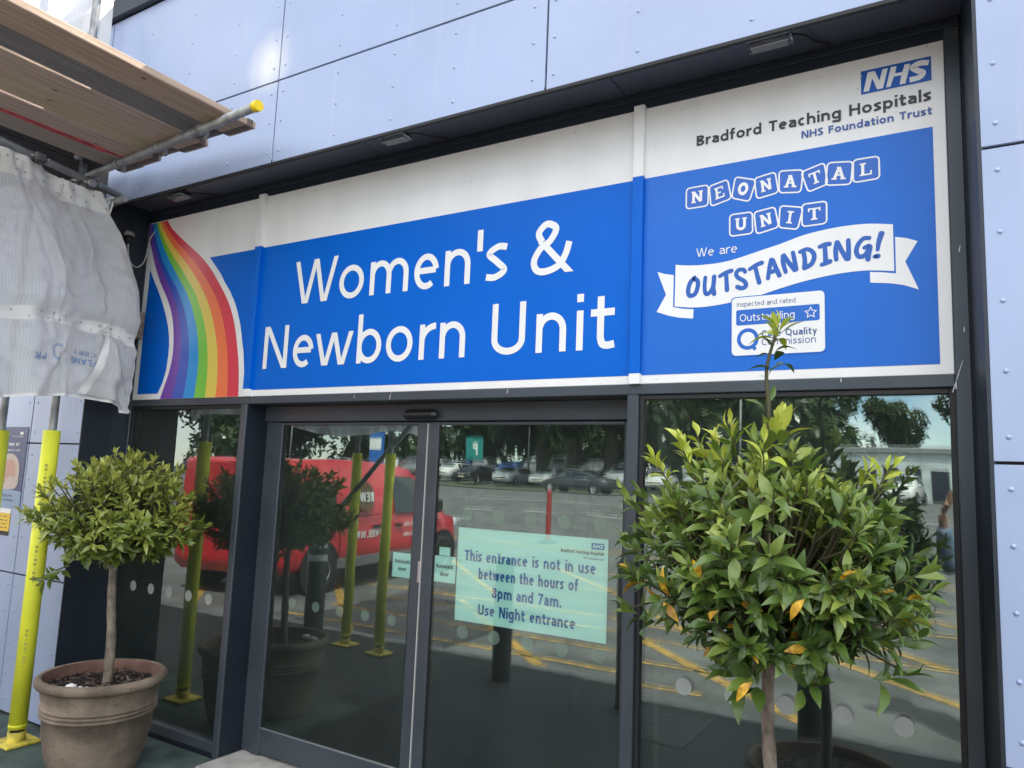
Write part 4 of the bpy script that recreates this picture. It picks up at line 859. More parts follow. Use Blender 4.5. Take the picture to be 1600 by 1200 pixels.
def upper():
    o = thing('debris_sheet', 'white netting sheet above the boards in the top left corner', 'sheet', (0, -.5, 3.8)); b = MB(); n = 40
    for j in range(21):
        for i in range(n+1):
            s = i/n; b.v.append((.02-.25*s+.03*math.sin(s*40), lerp(-.46, -3., s)+.02*math.sin(s*60+j*.2), lerp(3.75, 5.6, j/20)))
    for j in range(20):
        for i in range(n): k = j*(n+1)+i; b.face([k, k+1, k+n+2, k+n+1], 1 if i == 0 else 0, True)
    me = b.build('netting', [NET, HEM], o); uv = me.data.uv_layers.new(name='UVMap')
    for p in me.data.polygons:
        for li in p.loop_indices:
            c = me.data.vertices[me.data.loops[li].vertex_index].co; uv.data[li].uv = (c.y, c.z)
upper()
tubing('scaffold_tube', [(.14, -.62, 3.64), (.14, -.62, 5.8)], 'upright grey tube against the upper netting')
tubing('scaffold_tube', [(-.6, -.45, 5.1), (.6, -.42, 5.1)], 'level grey tube above the dark roof edge in the top corner')
# ------------------------------------------------------------------ potted trees
POT = mat('weathered_terracotta', (.145, .112, .08), .88, var=.25, scale=5, bump=.35, bscale=55, col2=(.255, .198, .145))
def pot_speckle():
    N, L, b = nodes(POT); r = b.inputs['Base Color'].links[0].from_socket
    tc = N.new('ShaderNodeTexCoord'); v = N.new('ShaderNodeTexVoronoi'); v.inputs['Scale'].default_value = 38; L.new(tc.outputs['Object'], v.inputs['Vector'])
    rp = N.new('ShaderNodeValToRGB'); rp.color_ramp.elements[0].position = .1; rp.color_ramp.elements[1].position = .16
    mx = N.new('ShaderNodeMixRGB'); mx.inputs[1].default_value = (.06, .045, .035, 1); L.new(v.outputs['Distance'], rp.inputs[0]); L.new(rp.outputs[0], mx.inputs[0]); L.new(r, mx.inputs[2]); L.new(mx.outputs[0], b.inputs['Base Color'])
pot_speckle()
POT_IN = mat('terracotta_inside', (.15, .08, .06), .9, var=.25, scale=8, bump=.2)
SOIL = mat('bark_mulch', (.02, .015, .012), .95, var=.5, scale=40, bump=1, bscale=60)
def pot(x, y, lab):
    o = thing('plant_pot', lab, 'plant pot', (x, y, 0)); c = (x, y, 0)
    pr = [(.001, .0), (.205, .0), (.217, .012), (.252, .12), (.272, .22), (.28, .315), (.289, .318), (.294, .326), (.289, .334), (.282, .336), (.291, .339), (.296, .347), (.291, .355), (.284, .357), (.292, .36), (.297, .368), (.292, .376), (.287, .378), (.297, .42), (.302, .462), (.308, .468), (.322, .473), (.332, .485), (.335, .5), (.331, .514), (.32, .523), (.308, .525), (.299, .521)]
    MB().lathe(pr, c, 64).build('body', POT, o)
    MB().lathe([(.299, .521), (.292, .508), (.288, .48), (.283, .43), (.27, .42)], c, 48).build('inside', POT_IN, o)
    b = MB(); n = 26; rnd = random.Random(int(x*10))
    for i in range(n+1):
        for j in range(40):
            r = .286*i/n; a = 2*math.pi*j/40; b.v.append((x+r*math.cos(a), y+r*math.sin(a), .452+.018*noise.noise(Vector((r*math.cos(a)*30, r*math.sin(a)*30, x)))+.01*rnd.random()))
    for i in range(n):
        for j in range(40): b.face([i*40+j, i*40+(j+1) % 40, (i+1)*40+(j+1) % 40, (i+1)*40+j])
    for i in range(420):
        r = .27*math.sqrt(rnd.random()); a = rnd.random()*6.28; p = Vector((x+r*math.cos(a), y+r*math.sin(a), .466+rnd.random()*.016)); d = Vector((rnd.uniform(-1, 1), rnd.uniform(-1, 1), rnd.uniform(-.3, .3))).normalized()*rnd.uniform(.008, .028); w = d.cross(Vector((0, 0, 1))).normalized()*rnd.uniform(.003, .007)
        b.poly([p-d-w, p+d-w, p+d+w, p-d+w], rnd.choice((0, 0, 1, 2)))
    b.build('soil', [SOIL, mat('bark_chip', (.07, .045, .035), .9), mat('pale_bark_chip', (.16, .11, .08), .9)], o)
    return o
PX, PY = .79, -.49; QX, QY = 4.44, -.52
pot(PX, PY, 'weathered terracotta pot with ringed sides and a thick rim, left of the doors')
pot(QX, QY, 'terracotta pot under the big bush, seen only mirrored in the right window')
for i, (dx, dy, s) in enumerate(((.02, -.245, .03), (.1, -.235, .024), (.135, -.22, .026))):
    bm = bmesh.new(); bmesh.ops.create_icosphere(bm, subdivisions=2, radius=s)
    for v in bm.verts: v.co *= 1+.25*noise.noise(v.co*60+Vector((i*7, 0, 0))); v.co.z *= .75
    p = (PX+dx*.9+.02, PY+dy*.8, .478+s*.3); o = MB().bm(bm, xf=Matrix.Translation(p), smooth=False).build('stone', mat('white_stone', (.75, .74, .72), .8, bump=.3, bscale=80), origin=p)
    tag(o, ['largest white stone on the mulch near the rim of the pot', 'middle white stone on the mulch in the pot', 'white stone nearest the trunk on the mulch'][i], 'stone', 'white stones on the mulch')
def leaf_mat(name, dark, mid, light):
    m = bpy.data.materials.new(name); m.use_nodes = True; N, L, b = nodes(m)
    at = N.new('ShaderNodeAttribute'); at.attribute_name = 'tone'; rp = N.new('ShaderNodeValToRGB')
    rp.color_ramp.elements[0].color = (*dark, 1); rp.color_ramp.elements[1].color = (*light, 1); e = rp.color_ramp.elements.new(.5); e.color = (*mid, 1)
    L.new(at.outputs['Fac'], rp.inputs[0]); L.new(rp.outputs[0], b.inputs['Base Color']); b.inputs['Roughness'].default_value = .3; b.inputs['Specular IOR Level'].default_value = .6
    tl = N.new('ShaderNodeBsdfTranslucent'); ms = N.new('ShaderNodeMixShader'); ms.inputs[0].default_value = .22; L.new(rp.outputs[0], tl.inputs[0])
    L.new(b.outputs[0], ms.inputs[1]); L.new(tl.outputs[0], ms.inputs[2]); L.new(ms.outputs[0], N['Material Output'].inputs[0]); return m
YLEAF = mat('yellowed_leaf', (.5, .25, .01), .5, var=.45, scale=45, col2=(.72, .42, .03))
BARK = mat('grey_brown_bark', (.15, .115, .085), .9, var=.35, scale=30, stretch=(1, 1, .5), bump=.5, bscale=70, col2=(.24, .2, .155))
TWIG = mat('green_brown_twig', (.07, .065, .03), .7)
def leaf(mb, p, d, up, ln, wd, tone, m=0, droop=.25):
    d = d.normalized(); s = d.cross(up)
    s = s.normalized() if s.length > 1e-4 else d.orthogonal().normalized(); n = s.cross(d).normalized()
    k = len(mb.v); T = (0, .1, .26, .45, .65, .85, 1); Wd = (.06, .34, .76, 1, .86, .42, 0)
    for t, w in zip(T, Wd):
        c = p+d*ln*t+n*(ln*(.16*math.sin(t*2.2)-droop*t*t))
        mb.v += [tuple(c-s*wd/2*w+n*wd*.16*w), tuple(c), tuple(c+s*wd/2*w+n*wd*.16*w)]
    for i in range(6):
        a = k+3*i; mb.face([a, a+1, a+4, a+3], m, True, tone); mb.face([a+1, a+2, a+5, a+4], m, True, min(1, tone+.03))
def rosette(mb, p, ax, n, ln, rnd, tone, spread=(12, 72), m=0, yellow=0, long=.9):
    """leaves spiralling down one shoot, small and upright at its tip, larger and flatter below"""
    ax = ax.normalized(); u = ax.orthogonal().normalized(); v = ax.cross(u); a0 = rnd.random()*6.28
    for i in range(n):
        t = i/max(1, n-1); a = a0+i*2.4+rnd.uniform(-.5, .5); el = R(lerp(spread[0], spread[1], t**.8)+rnd.uniform(-16, 16))
        r = u*math.cos(a)+v*math.sin(a); d = ax*math.cos(el)+r*math.sin(el); l = ln*rnd.uniform(.62, 1.15)*(.6+.4*min(1, t*1.6))
        q = p-ax*ln*long*t+r*.004
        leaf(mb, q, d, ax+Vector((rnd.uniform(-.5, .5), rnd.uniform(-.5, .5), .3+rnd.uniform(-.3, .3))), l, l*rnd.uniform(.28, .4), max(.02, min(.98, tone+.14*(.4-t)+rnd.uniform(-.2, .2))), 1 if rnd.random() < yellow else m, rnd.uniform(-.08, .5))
def crown(name, lab, base, ctr, rad, n, ln, mats, seed, trunk_r, tone_f, leader=None, nleaf=(6, 9), extra=None, yel=0, label_cat='tree'):
    o = thing(name, lab, label_cat, base); rnd = random.Random(seed); b = MB(); tw = MB(); ctr = Vector(ctr); base = Vector(base)
    top = ctr+Vector((0, 0, -rad[2]*.55))
    path = catmull([base, base.lerp(top, .33)+Vector((.008, .006, 0)), base.lerp(top, .66)+Vector((-.006, 0, 0)), top, ctr+Vector((0, 0, rad[2]*.1))], 6)
    MB().tube(path, [trunk_r*(1-.3*i/len(path))*(1+.06*math.sin(i*2.1)) for i in range(len(path))], 14).build('trunk', BARK, o)
    pts = []
    while len(pts) < n:
        d = Vector((rnd.gauss(0, 1), rnd.gauss(0, 1), rnd.gauss(0, 1)))
        if d.length < .1: continue
        d.normalize(); f = rnd.uniform(.2, 1.0)**.45
        wob = 1+.16*noise.noise(d*2.2+Vector((seed, 0, 0)))+.08*noise.noise(d*5+Vector((0, seed, 0)))
        z = d.z*(.8 if d.z < 0 else 1); p = ctr+Vector((d.x*rad[0], d.y*rad[1], z*rad[2]))*f*wob
        if noise.noise(p*4.2+Vector((seed*3, 0, 0))) < -.34: continue
        pts.append((p, d, f))
    for p, d, f in pts:
        ax = d+Vector((0, 0, .55 if d.z > -.3 else .5))+Vector((rnd.uniform(-.4, .4), rnd.uniform(-.4, .4), rnd.uniform(-.3, .3)))
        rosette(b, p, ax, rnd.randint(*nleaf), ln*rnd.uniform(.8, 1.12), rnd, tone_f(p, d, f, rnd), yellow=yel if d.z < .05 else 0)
        st = ctr+Vector((0, 0, -rad[2]*.5)).lerp(p-ctr, .25); md = st.lerp(p, .6)+Vector((0, 0, -.03)); ax.normalize()
        tw.tube([st, md, p-ax*ln*.4, p], [.006, .004, .003, .002], 5, caps=False)
    if extra: extra(b, tw, rnd)
    b.build('crown', mats, o); tw.build('branches', TWIG, o); return o
LA = leaf_mat('glossy_yellow_green_leaf', (.06, .1, .014), (.19, .25, .04), (.42, .44, .09))
LB = leaf_mat('glossy_bay_leaf', (.032, .072, .016), (.105, .178, .032), (.34, .41, .08))
YB = leaf_mat('young_leaf_tip', (.3, .38, .03), (.42, .5, .05), (.55, .58, .1))
def xa(b, tw, rnd):
    p0 = Vector((PX-.1, PY-.2, 1.12)); q = Vector((PX-.42, PY-.18, .99)); tw.tube([p0, p0.lerp(q, .5)+Vector((0, 0, .02)), q], [.006, .004, .002], 6)
    for t in (.45, .7, 1): rosette(b, p0.lerp(q, t), q-p0, 6, .1, rnd, .3)
    q = Vector((PX-.55, PY-.1, 1.42))
    for dz in (0, .09): rosette(b, q+Vector((.03, 0, -dz)), Vector((-.6, -.1, .6)), 8, .1, rnd, .45)
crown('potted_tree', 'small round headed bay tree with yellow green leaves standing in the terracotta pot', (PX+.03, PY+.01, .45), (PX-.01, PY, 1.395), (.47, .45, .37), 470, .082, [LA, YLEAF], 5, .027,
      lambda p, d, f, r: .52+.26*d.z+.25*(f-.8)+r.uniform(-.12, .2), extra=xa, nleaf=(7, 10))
def xb(b, tw, rnd):
    c = Vector((QX+.005, QY, 1.8)); L_ = [c, Vector((QX+.0, QY, 1.98)), Vector((QX-.005, QY-.005, 2.1)), Vector((QX+.02, QY-.01, 2.2)), Vector((QX+.035, QY-.01, 2.25))]
    tw.tube(catmull(L_, 5), [.009-.00028*i for i in range(21)], 7)
    rosette(b, L_[-1], Vector((.1, 0, 1)), 15, .09, rnd, .6, (12, 95), 2, long=.55); rosette(b, L_[-2]+Vector((0, 0, -.01)), Vector((0, 0, 1)), 7, .1, rnd, .3, (45, 95))
    for z, k in ((2.08, 2), (1.99, 4), (1.9, 6)): rosette(b, Vector((QX-.004, QY, z)), Vector((.1, 0, 1)), k, .12, rnd, .55, (35, 80))
    for x, y, z, t in ((-.13, 0, 1.92, .9), (.045, -.02, 1.94, .9), (-.16, -.05, 1.86, .8), (-.24, -.02, 1.77, .6), (.13, 0, 1.8, .7), (-.02, -.08, 1.86, .6), (.2, -.02, 1.72, .6), (-.35, 0, 1.66, .5)):
        p = Vector((QX+x, QY+y, z)); rosette(b, p, Vector((x*.8, y, .6)), 10, .1, rnd, t, (8, 60), 2 if t > .75 else 0); rosette(b, p-Vector((x*.1, 0, .06)), Vector((x, y, .5)), 7, .12, rnd, .5, (30, 80))
        tw.tube([Vector((QX+x*.5, QY+y*.5, z-.28)), p], [.006, .003], 6)
    for x, y, z in ((-.47, -.05, 1.52), (-.5, 0, 1.38), (-.47, -.08, 1.27), (.46, -.02, 1.42), (.42, -.1, 1.3), (.4, -.05, 1.19), (-.1, -.2, 1.16), (.17, -.2, 1.16), (.0, -.25, 1.15), (-.05, -.36, 1.5), (.08, -.37, 1.52), (.0, -.39, 1.42), (.14, -.36, 1.46), (-.14, -.36, 1.44), (.04, -.33, 1.62), (-.08, -.3, 1.66)):
        p = Vector((QX+x, QY+y, z)); rosette(b, p, Vector((x, y-.1, .15)), 8, .125, rnd, .45, (20, 75)); tw.tube([Vector((QX+x*.4, QY+y*.4, z+.1)), p], [.006, .003], 6)
    for i in range(26):     # loose shoots standing out of the outline
        a = rnd.uniform(0, 6.28); e = rnd.uniform(.0, 1.1); d = Vector((math.cos(a)*math.cos(e), math.sin(a)*math.cos(e), math.sin(e)))
        p0 = Vector((QX+d.x*.4, QY+d.y*.36, 1.425+d.z*.36)); p = p0+Vector((d.x, d.y, d.z+.5)).normalized()*rnd.uniform(.1, .17)
        tw.tube([p0-d*.1, p0, p], [.004, .003, .002], 5, caps=False); rosette(b, p, p-p0, rnd.randint(6, 9), .085, rnd, .55, (5, 70), 2 if d.z > .55 and rnd.random() < .5 else 0, long=1.2)
    for x, y, z in ((.17, -.36, 1.41), (-.24, -.33, 1.35), (.03, -.36, 1.17)): leaf(b, Vector((QX+x, QY+y, z)), Vector((rnd.uniform(-1, 1), -.3, rnd.uniform(-.9, -.3))), Vector((0, -1, .6)), .07, .026, .5, 1, .5)
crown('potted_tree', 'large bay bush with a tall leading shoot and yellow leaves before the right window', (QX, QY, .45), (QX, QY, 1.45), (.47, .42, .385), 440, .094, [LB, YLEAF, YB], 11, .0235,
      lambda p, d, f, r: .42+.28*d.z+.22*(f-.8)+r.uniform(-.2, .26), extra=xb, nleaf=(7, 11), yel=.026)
# ------------------------------------------------------------------ vehicles across the car park, seen in the glass
CARGLASS = mat('car_glass', (.015, .02, .024), .08, spec=.8); TYRE = mat('tyre', (.02, .02, .02), .8); RIM = mat('alloy_rim', (.5, .5, .52), .3, metal=.7)
LIGHTG = mat('headlamp_glass', (.7, .72, .75), .15); TAIL = mat('tail_lamp', (.4, .01, .01), .25); PLATE = mat('number_plate', (.7, .68, .5), .5)
def paint(n, c): return mat('car_paint_'+n, c, .3, coat=.6, spec=.5)
def wheel(par, x, y, r, w=.2):
    o = MB().lathe([(r*.62, -w/2), (r*.95, -w/2), (r, -w*.3), (r, w*.3), (r*.95, w/2), (r*.62, w/2), (r*.6, 0)], (0, 0, 0), 24, closed=True).build('wheel', TYRE)
    o.rotation_euler = (R(90), 0, 0); o.location = (x, y, r); o.parent = par
    b = MB(); s = -1 if y > 0 else 1
    b.lathe([(r*.62, s*w*.42), (r*.55, s*w*.34), (r*.5, s*w*.15)], (0, 0, 0), 24).lathe([(.001, s*w*.36), (r*.15, s*w*.36), (r*.16, s*w*.1)], (0, 0, 0), 12)
    for i in range(10):
        a = 2*math.pi*i/10; c, d = math.cos(a), math.sin(a); q = Vector((-d, c, 0))*r*.05
        b.poly([Vector((c*r*.1, d*r*.1, s*w*.35))-q, Vector((c*r*.57, d*r*.57, s*w*.33))-q, Vector((c*r*.57, d*r*.57, s*w*.33))+q, Vector((c*r*.1, d*r*.1, s*w*.35))+q])
    m = b.build('rim', RIM); m.parent = o
    return o
def loft(st):
    b = MB(); n = 12
    for x, zb, zl, zt, w, wr in st:
        zm = (zb+zl)/2
        prof = [(w*.86, zb), (w, zb+.08), (w, zm), (w*.97, zl), (wr, zt-.02), (wr*.8, zt)]
        b.v += [(x, y, z) for y, z in prof]+[(x, -y, z) for y, z in prof[::-1]]
    for i in range(len(st)-1):
        for j in range(n): b.face([i*n+j, i*n+(j+1) % n, (i+1)*n+(j+1) % n, (i+1)*n+j], 0, True)
    b.face(list(range(n))[::-1]); b.face([(len(st)-1)*n+j for j in range(n)]); return b
def at(st, x, row):     # point on the right side of the shell
    for a, c in zip(st, st[1:]):
        if a[0] <= x <= c[0]:
            t = (x-a[0])/(c[0]-a[0]); q = [lerp(p, r, t) for p, r in zip(a, c)]; break
    return q
def car(kind, pm, lab, lowspec=False):
    if kind == 'saloon':
        st = [(-2.3, .45, .72, .8, .74, .66), (-2.2, .3, .9, .98, .84, .74), (-1.65, .25, .95, 1.1, .9, .72), (-.95, .24, .96, 1.38, .91, .6), (-.1, .24, .96, 1.45, .91, .6), (.55, .24, .95, 1.41, .91, .6), (1.3, .24, .92, 1.0, .9, .76), (1.9, .26, .82, .88, .87, .72), (2.22, .3, .7, .76, .8, .66), (2.3, .42, .6, .66, .72, .6)]; win = (-1.5, 1.12)
    elif kind == 'hatch':
        st = [(-1.95, .45, .8, .9, .74, .62), (-1.88, .3, .95, 1.1, .82, .66), (-1.55, .25, .98, 1.45, .87, .6), (-.6, .24, .97, 1.51, .88, .6), (.4, .24, .95, 1.46, .88, .6), (1.15, .24, .92, 1.02, .87, .72), (1.65, .27, .82, .88, .84, .68), (1.95, .32, .7, .74, .76, .6), (2.0, .44, .6, .64, .68, .54)]; win = (-1.45, 1.0)
    else:
        st = [(-2.25, .5, .9, 1.0, .8, .7), (-2.18, .36, 1.08, 1.2, .88, .74), (-1.9, .3, 1.12, 1.66, .94, .68), (-.6, .3, 1.12, 1.75, .95, .68), (.45, .3, 1.1, 1.7, .95, .68), (1.15, .3, 1.07, 1.18, .94, .8), (1.9, .32, .98, 1.08, .9, .74), (2.2, .38, .85, .92, .84, .68), (2.28, .5, .75, .8, .76, .62)]; win = (-1.75, 1.0)
    o = thing('parked_car', lab, 'car', (0, 0, 0), 'cars parked across the road')
    loft(st).build('body', pm, o)
    for s in (1, -1):
        b = MB(); xs = [win[0]+(win[1]-win[0])*i/8 for i in range(9)]; lo = []; hi = []
        for i, x in enumerate(xs):
            q = at(st, x, 0); w, wr, zl, zt = q[4], q[5], q[2], q[3]
            f0, f1 = .1, .86
            lo.append((x, s*(lerp(w*.97, wr, f0)+.006), lerp(zl, zt-.02, f0))); hi.append((x, s*(lerp(w*.97, wr, f1)+.006), lerp(zl, zt-.02, f1)))
        for i in range(8):
            if i != 4: b.poly([lo[i], lo[i+1], hi[i+1], hi[i]])
            else: b.poly([lo[i], tuple(lerp(a, c, .8) for a, c in zip(lo[i], lo[i+1])), tuple(lerp(a, c, .8) for a, c in zip(hi[i], hi[i+1])), hi[i]])
        b.build('side_window', CARGLASS, o)
    hood = [q for q in st if q[0] > .3]; a, c = hood[0], hood[1]
    def scr(p, q, n, f0, f1):
        P = lambda f, s: (lerp(p[0], q[0], f), s*lerp(p[5], q[5], f)*.86, lerp(p[3], q[3], f)+.012)
        MB().poly and None; b = MB(); b.poly([P(f0, -1), P(f1, -1), P(f1, 1), P(f0, 1)]); b.build(n, CARGLASS, o)
    scr(a, c, 'windscreen', .08, .92)
    tl = st[2], st[3] if kind == 'saloon' else None
    if kind == 'saloon': scr(st[2], st[3], 'rear_window', .1, .9)
    else: scr(st[1], st[2], 'rear_window', .15, .85)
    fx, rx = st[-2], st[1]
    for s in (1, -1):
        MB().bbox(fx[0]-.1, fx[0]+.06, s*.52-.16, s*.52+.16, fx[2]-.14, fx[2]-.01, .03).build('headlight', LIGHTG, o)
        MB().bbox(rx[0]-.05, rx[0]+.05, s*.6-.12, s*.6+.12, rx[2]-.2, rx[2]-.02, .03).build('tail_light', TAIL, o)
        MB().bbox(win[1]-.25, win[1]-.08, s*.98-.09, s*.98+.09, st[4][2]+.02, st[4][2]+.15, .04).build('wing_mirror', pm, o)
    MB().bbox(st[-1][0]-.02, st[-1][0]+.02, -.26, .26, .45, .56, .004).build('number_plate', PLATE, o)
    MB().bbox(st[-1][0]-.04, st[-1][0]+.012, -.5, .5, .57, .64, .01).build('grille', BLACK, o)
    for s in (1, -1):
        t = MB(); pts = []
        for i in range(9):
            x = win[0]+(win[1]-win[0])*i/8; q = at(st, x, 0); pts.append((x, s*(lerp(q[4]*.97, q[5], .9)+.012), lerp(q[2], q[3]-.02, .9)))
        t.tube(pts, .018, 6); t.tube([(win[0], s*(st[4][4]*.97), .985*st[4][2]), (win[1]+.1, s*(st[4][4]*.97), .985*st[4][2])], .012, 6); t.build('window_trim', GLINT, o)
    wr = .33 if kind != 'suv' else .37
    for x in (st[1][0]+.75, st[-2][0]-.78):
        for s in (1, -1):
            a = MB(); a.disc((x, s*(st[4][4]+.003), wr+.02), (0, s, 0), wr+.07, 24); a.build('wheel_arch', BLACK, o)
            wheel(o, x, s*(st[4][4]-.04), wr)
    return o
PC = dict(charcoal=(.03, .032, .038), white=(.75, .75, .74), silver=(.42, .44, .46), grey=(.16, .17, .18), navy=(.015, .03, .09), red=(.4, .02, .02), black=(.012, .012, .014), blue=(.03, .12, .35))
def place(o, x, y, rz): o.location = (x, y, gz(x, y)); o.rotation_euler = (0, 0, R(rz)); return o
proto = {}
def put(kind, colr, x, y, rz, lab):
    k = (kind, colr)
    if k not in proto: o = car(kind, paint(colr, PC[colr]), lab); proto[k] = o
    else: o = copy_tree(proto[k]); o['label'] = lab
    return place(o, x, y, rz)
put('saloon', 'charcoal', -15.2, -38.3, 180, 'dark saloon car standing side on across the road, mirrored in the right door')
rnd = random.Random(3)
row = [('suv', 'white', 2.2, -42.5, 95, 'white off-road car beyond the pale building corner'), ('hatch', 'silver', 6, -43, 88, 'silver hatchback at the right end of the far row'), ('hatch', 'white', -1.2, -44, 82, 'white hatchback beside the off-road car'),
  ('hatch', 'blue', -6.5, -46, 80, 'blue hatchback parked behind the bush reflection'), ('saloon', 'silver', -10, -47, 265, 'silver saloon nose out behind the dark saloon'), ('hatch', 'white', -13, -47, 85, 'white hatchback left of the silver saloon'), ('suv', 'silver', -16, -47.5, 95, 'silver off-road car between two tree trunks'),
  ('hatch', 'grey', -19, -47, 270, 'grey hatchback left of the tree trunks'), ('saloon', 'white', -22, -47.5, 92, 'white saloon under the dark crowns'), ('hatch', 'silver', -25.2, -47, 88, 'silver hatchback among the far row behind the trunks'), ('saloon', 'black', -28.2, -46.5, 90, 'black car facing the building at the road edge'),
  ('hatch', 'white', -31.5, -48, 90, 'white hatchback by the green car park sign'), ('suv', 'grey', -35, -48, 85, 'grey off-road car left of the green sign'), ('saloon', 'red', -38.2, -48.5, 95, 'red saloon half hidden in the far row'), ('hatch', 'silver', -42, -46, 88, 'silver hatchback above the van bonnet'),
  ('suv', 'silver', -45.5, -40, 176, 'silver estate seen over the red van roof'), ('saloon', 'white', -53, -46, 185, 'white saloon seen over the rear of the red van'), ('hatch', 'charcoal', -59, -44, 182, 'charcoal hatchback in the left window'), ('saloon', 'grey', -66, -40, 8, 'grey saloon with bright alloy wheels at the far left'), ('hatch', 'white', -72, -47, 80, 'white hatchback at the far left of the car park')]
for r in row: put(*r)
rowb = [(x, rnd.choice(('white', 'silver', 'white', 'grey', 'blue', 'silver'))) for x in range(-62, 4, 3)]
nmb = 0
for x, c in rowb:
    o = put('hatch' if c != 'grey' else 'suv', c, x+rnd.uniform(-.3, .3), -58.5+rnd.uniform(-.4, .4), rnd.choice((88, 92, 268)), 'x'); nmb += 1
    o['label'] = 'small distant car in the second row of the car park'; o['group'] = 'second row of cars in the car park'
# the red van
VR = mat('red_van_paint', (.62, .022, .035), .3, coat=.5, var=.04, scale=2)
def van():
    o = thing('parked_van', 'red delivery van with white lettering parked beyond the yellow poles', 'van', (0, 0, 0))
    st = [(-2.42, .5, 1.0, 1.86, .9, .8), (-2.38, .32, 1.02, 1.93, .95, .84), (-1.5, .3, 1.04, 1.97, .97, .85), (.0, .3, 1.05, 1.96, .97, .84), (.6, .3, 1.05, 1.89, .97, .8), (.95, .3, 1.06, 1.74, .96, .76), (1.6, .3, 1.08, 1.26, .95, .78), (2.15, .34, .98, 1.06, .9, .7), (2.38, .45, .78, .84, .8, .62)]
    loft(st).build('body', VR, o)
    for s in (1, -1):
        b = MB(); b.poly([(.12, s*.974, 1.12), (1.42, s*.955, 1.16), (1.02, s*.86, 1.56), (.72, s*.835, 1.72), (.12, s*.856, 1.76)]); b.build('cab_window', CARGLASS, o)
        t = MB(); 
        for x in (-1.32, -.03): t.box(x-.006, x+.006, s*.972-.004, s*.972+.004, .42, 1.08); t.poly([(x-.006, s*.975, 1.08), (x+.006, s*.975, 1.08), (x+.006, s*.862, 1.86), (x-.006, s*.862, 1.86)])
        t.box(-1.3, -.05, s*.973-.003, s*.973+.003, 1.12, 1.135); t.box(-.03, 1.2, s*.972-.003, s*.972+.003, .5, .512); t.build('door_seams', mat('seam_dark', (.1, .004, .006), .6), o)
        r = MB(); r.bbox(-1.36, 1.25, s*.973-.01, s*.973+.01, .33, .48, .01); r.build('side_rubbing_strip', mat('grey_plastic', (.16, .16, .17), .6), o)
        for x in (-.4, .24): MB().bbox(x-.1, x+.1, s*.985-.018, s*.985+.018, .9, .96, .012).build('door_handle', BLACK, o)
        MB().bbox(1.15, 1.38, s*1.03-.1, s*1.03+.1, 1.12, 1.36, .04).build('wing_mirror', BLACK, o)
        MB().bbox(2.12, 2.36, s*.66-.2, s*.66+.2, .8, .98, .05).build('headlight', LIGHTG, o)
        MB().bbox(-2.46, -2.38, s*.85-.06, s*.85+.06, .9, 1.3, .015).build('tail_light', TAIL, o)
        for x in (-1.72, 1.68):
            a = MB(); a.disc((x, s*.9755, .36), (0, s, 0), .42, 28); a.build('wheel_arch', BLACK, o); wheel(o, x, s*.9, .335, .2)
    for s in (1, -1):
        q = MB(); q.poly([(-2.06, s*.968, 1.12), (-1.4, s*.974, 1.12), (-1.4, s*.897, 1.6), (-2.06, s*.89, 1.6)]); q.build('side_window', CARGLASS, o)
    b = MB(); b.poly([(.98, -.7, 1.745), (1.58, -.72, 1.29), (1.58, .72, 1.29), (.98, .7, 1.745)]); b.build('windscreen', CARGLASS, o)
    MB().bbox(2.3, 2.42, -.85, .85, .34, .55, .03).build('bumper', mat('grey_plastic', (.16, .16, .17), .6), o)
    for s in (1, -1):
        G = lambda x, z: frame((x, s*.981, z), (-s, 0, 0), (0, 0, 1), (0, s, 0))
        t = MB(); text(t, 'FREE.WR', G(-.26 if s > 0 else -.95, .76), .12, .026, .68); text(t, 'REW', frame((-.53 if s > 0 else -.9, s*.972, 1.34), (-s, 0, 0), (0, -s*.15, 1), (0, s, 0)), .15, .034, .36)
        for z in (.92, .74):
            for k in range(9): ribbon(t, [(.074*k, .02+.01*(k % 2)), (.074*k+.05, .02)], .06 if k % 3 else .035, G(1.05 if s > 0 else .35, z), 0)
        t.build('lettering', WHITE, o)
        d = MB(); d.disc((-.72, s*.946, 1.42), (0, s, .15), .23, 26, 0); d.build('round_emblem', mat('bronze_emblem', (.16, .1, .05), .5), o)
    o.location = (-4.25, -6.41, gz(0, -6.4)); o.rotation_euler = (0, 0, R(-94.6))
    return o
van()

# ------------------------------------------------------------------ posts, bollards, signs
def bollard(x, y, lab, h=1.0, r=.085, bands=True):
    o = thing('bollard', lab, 'bollard', (x, y, 0), 'dark bollards along the kerb')
    MB().lathe([(.001, h+.02), (r*.7, h+.015), (r, h-.02), (r, 0)], (x, y, 0), 20).build('post', mat('black_bollard', (.02, .022, .024), .45), o)
    if bands:
        for z in (h-.12, h-.26): MB().lathe([(r+.002, z), (r+.002, z+.07)], (x, y, 0), 20).build('reflective_band', mat('reflective_white', (.6, .62, .6), .4), o)
bollard(.551, -2.32, 'dark bollard by the left door notice with a faded band', 1.02, .07, False); bollard(-.974, -2.55, 'bollard with two white bands before the van wheel', 1.0, .1)
bollard(1.596, -2.2, 'dark bollard mirrored below the large mint notice', 1.0, .08, False); bollard(2.76, -2.15, 'thick dark bollard mirrored at the right edge of the right door', 1.1, .1, False)
bollard(4.05, -2.5, 'dark bollard mirrored behind the bush trunk', 1.0, .085, False)
def signpost(name, lab, x, y, w, h, z0, col, cat='sign', post=.04):
    g = gz(x, y); o = thing(name, lab, cat, (x, y, g)); MB().tube([(x, y, g), (x, y, g+z0+h*.9)], post, 10).build('post', STEEL, o)
    b = MB(); b.bbox(x-w/2, x+w/2, y+post, y+post+.03, g+z0, g+z0+h, .01); b.build('panel', col, o); return o
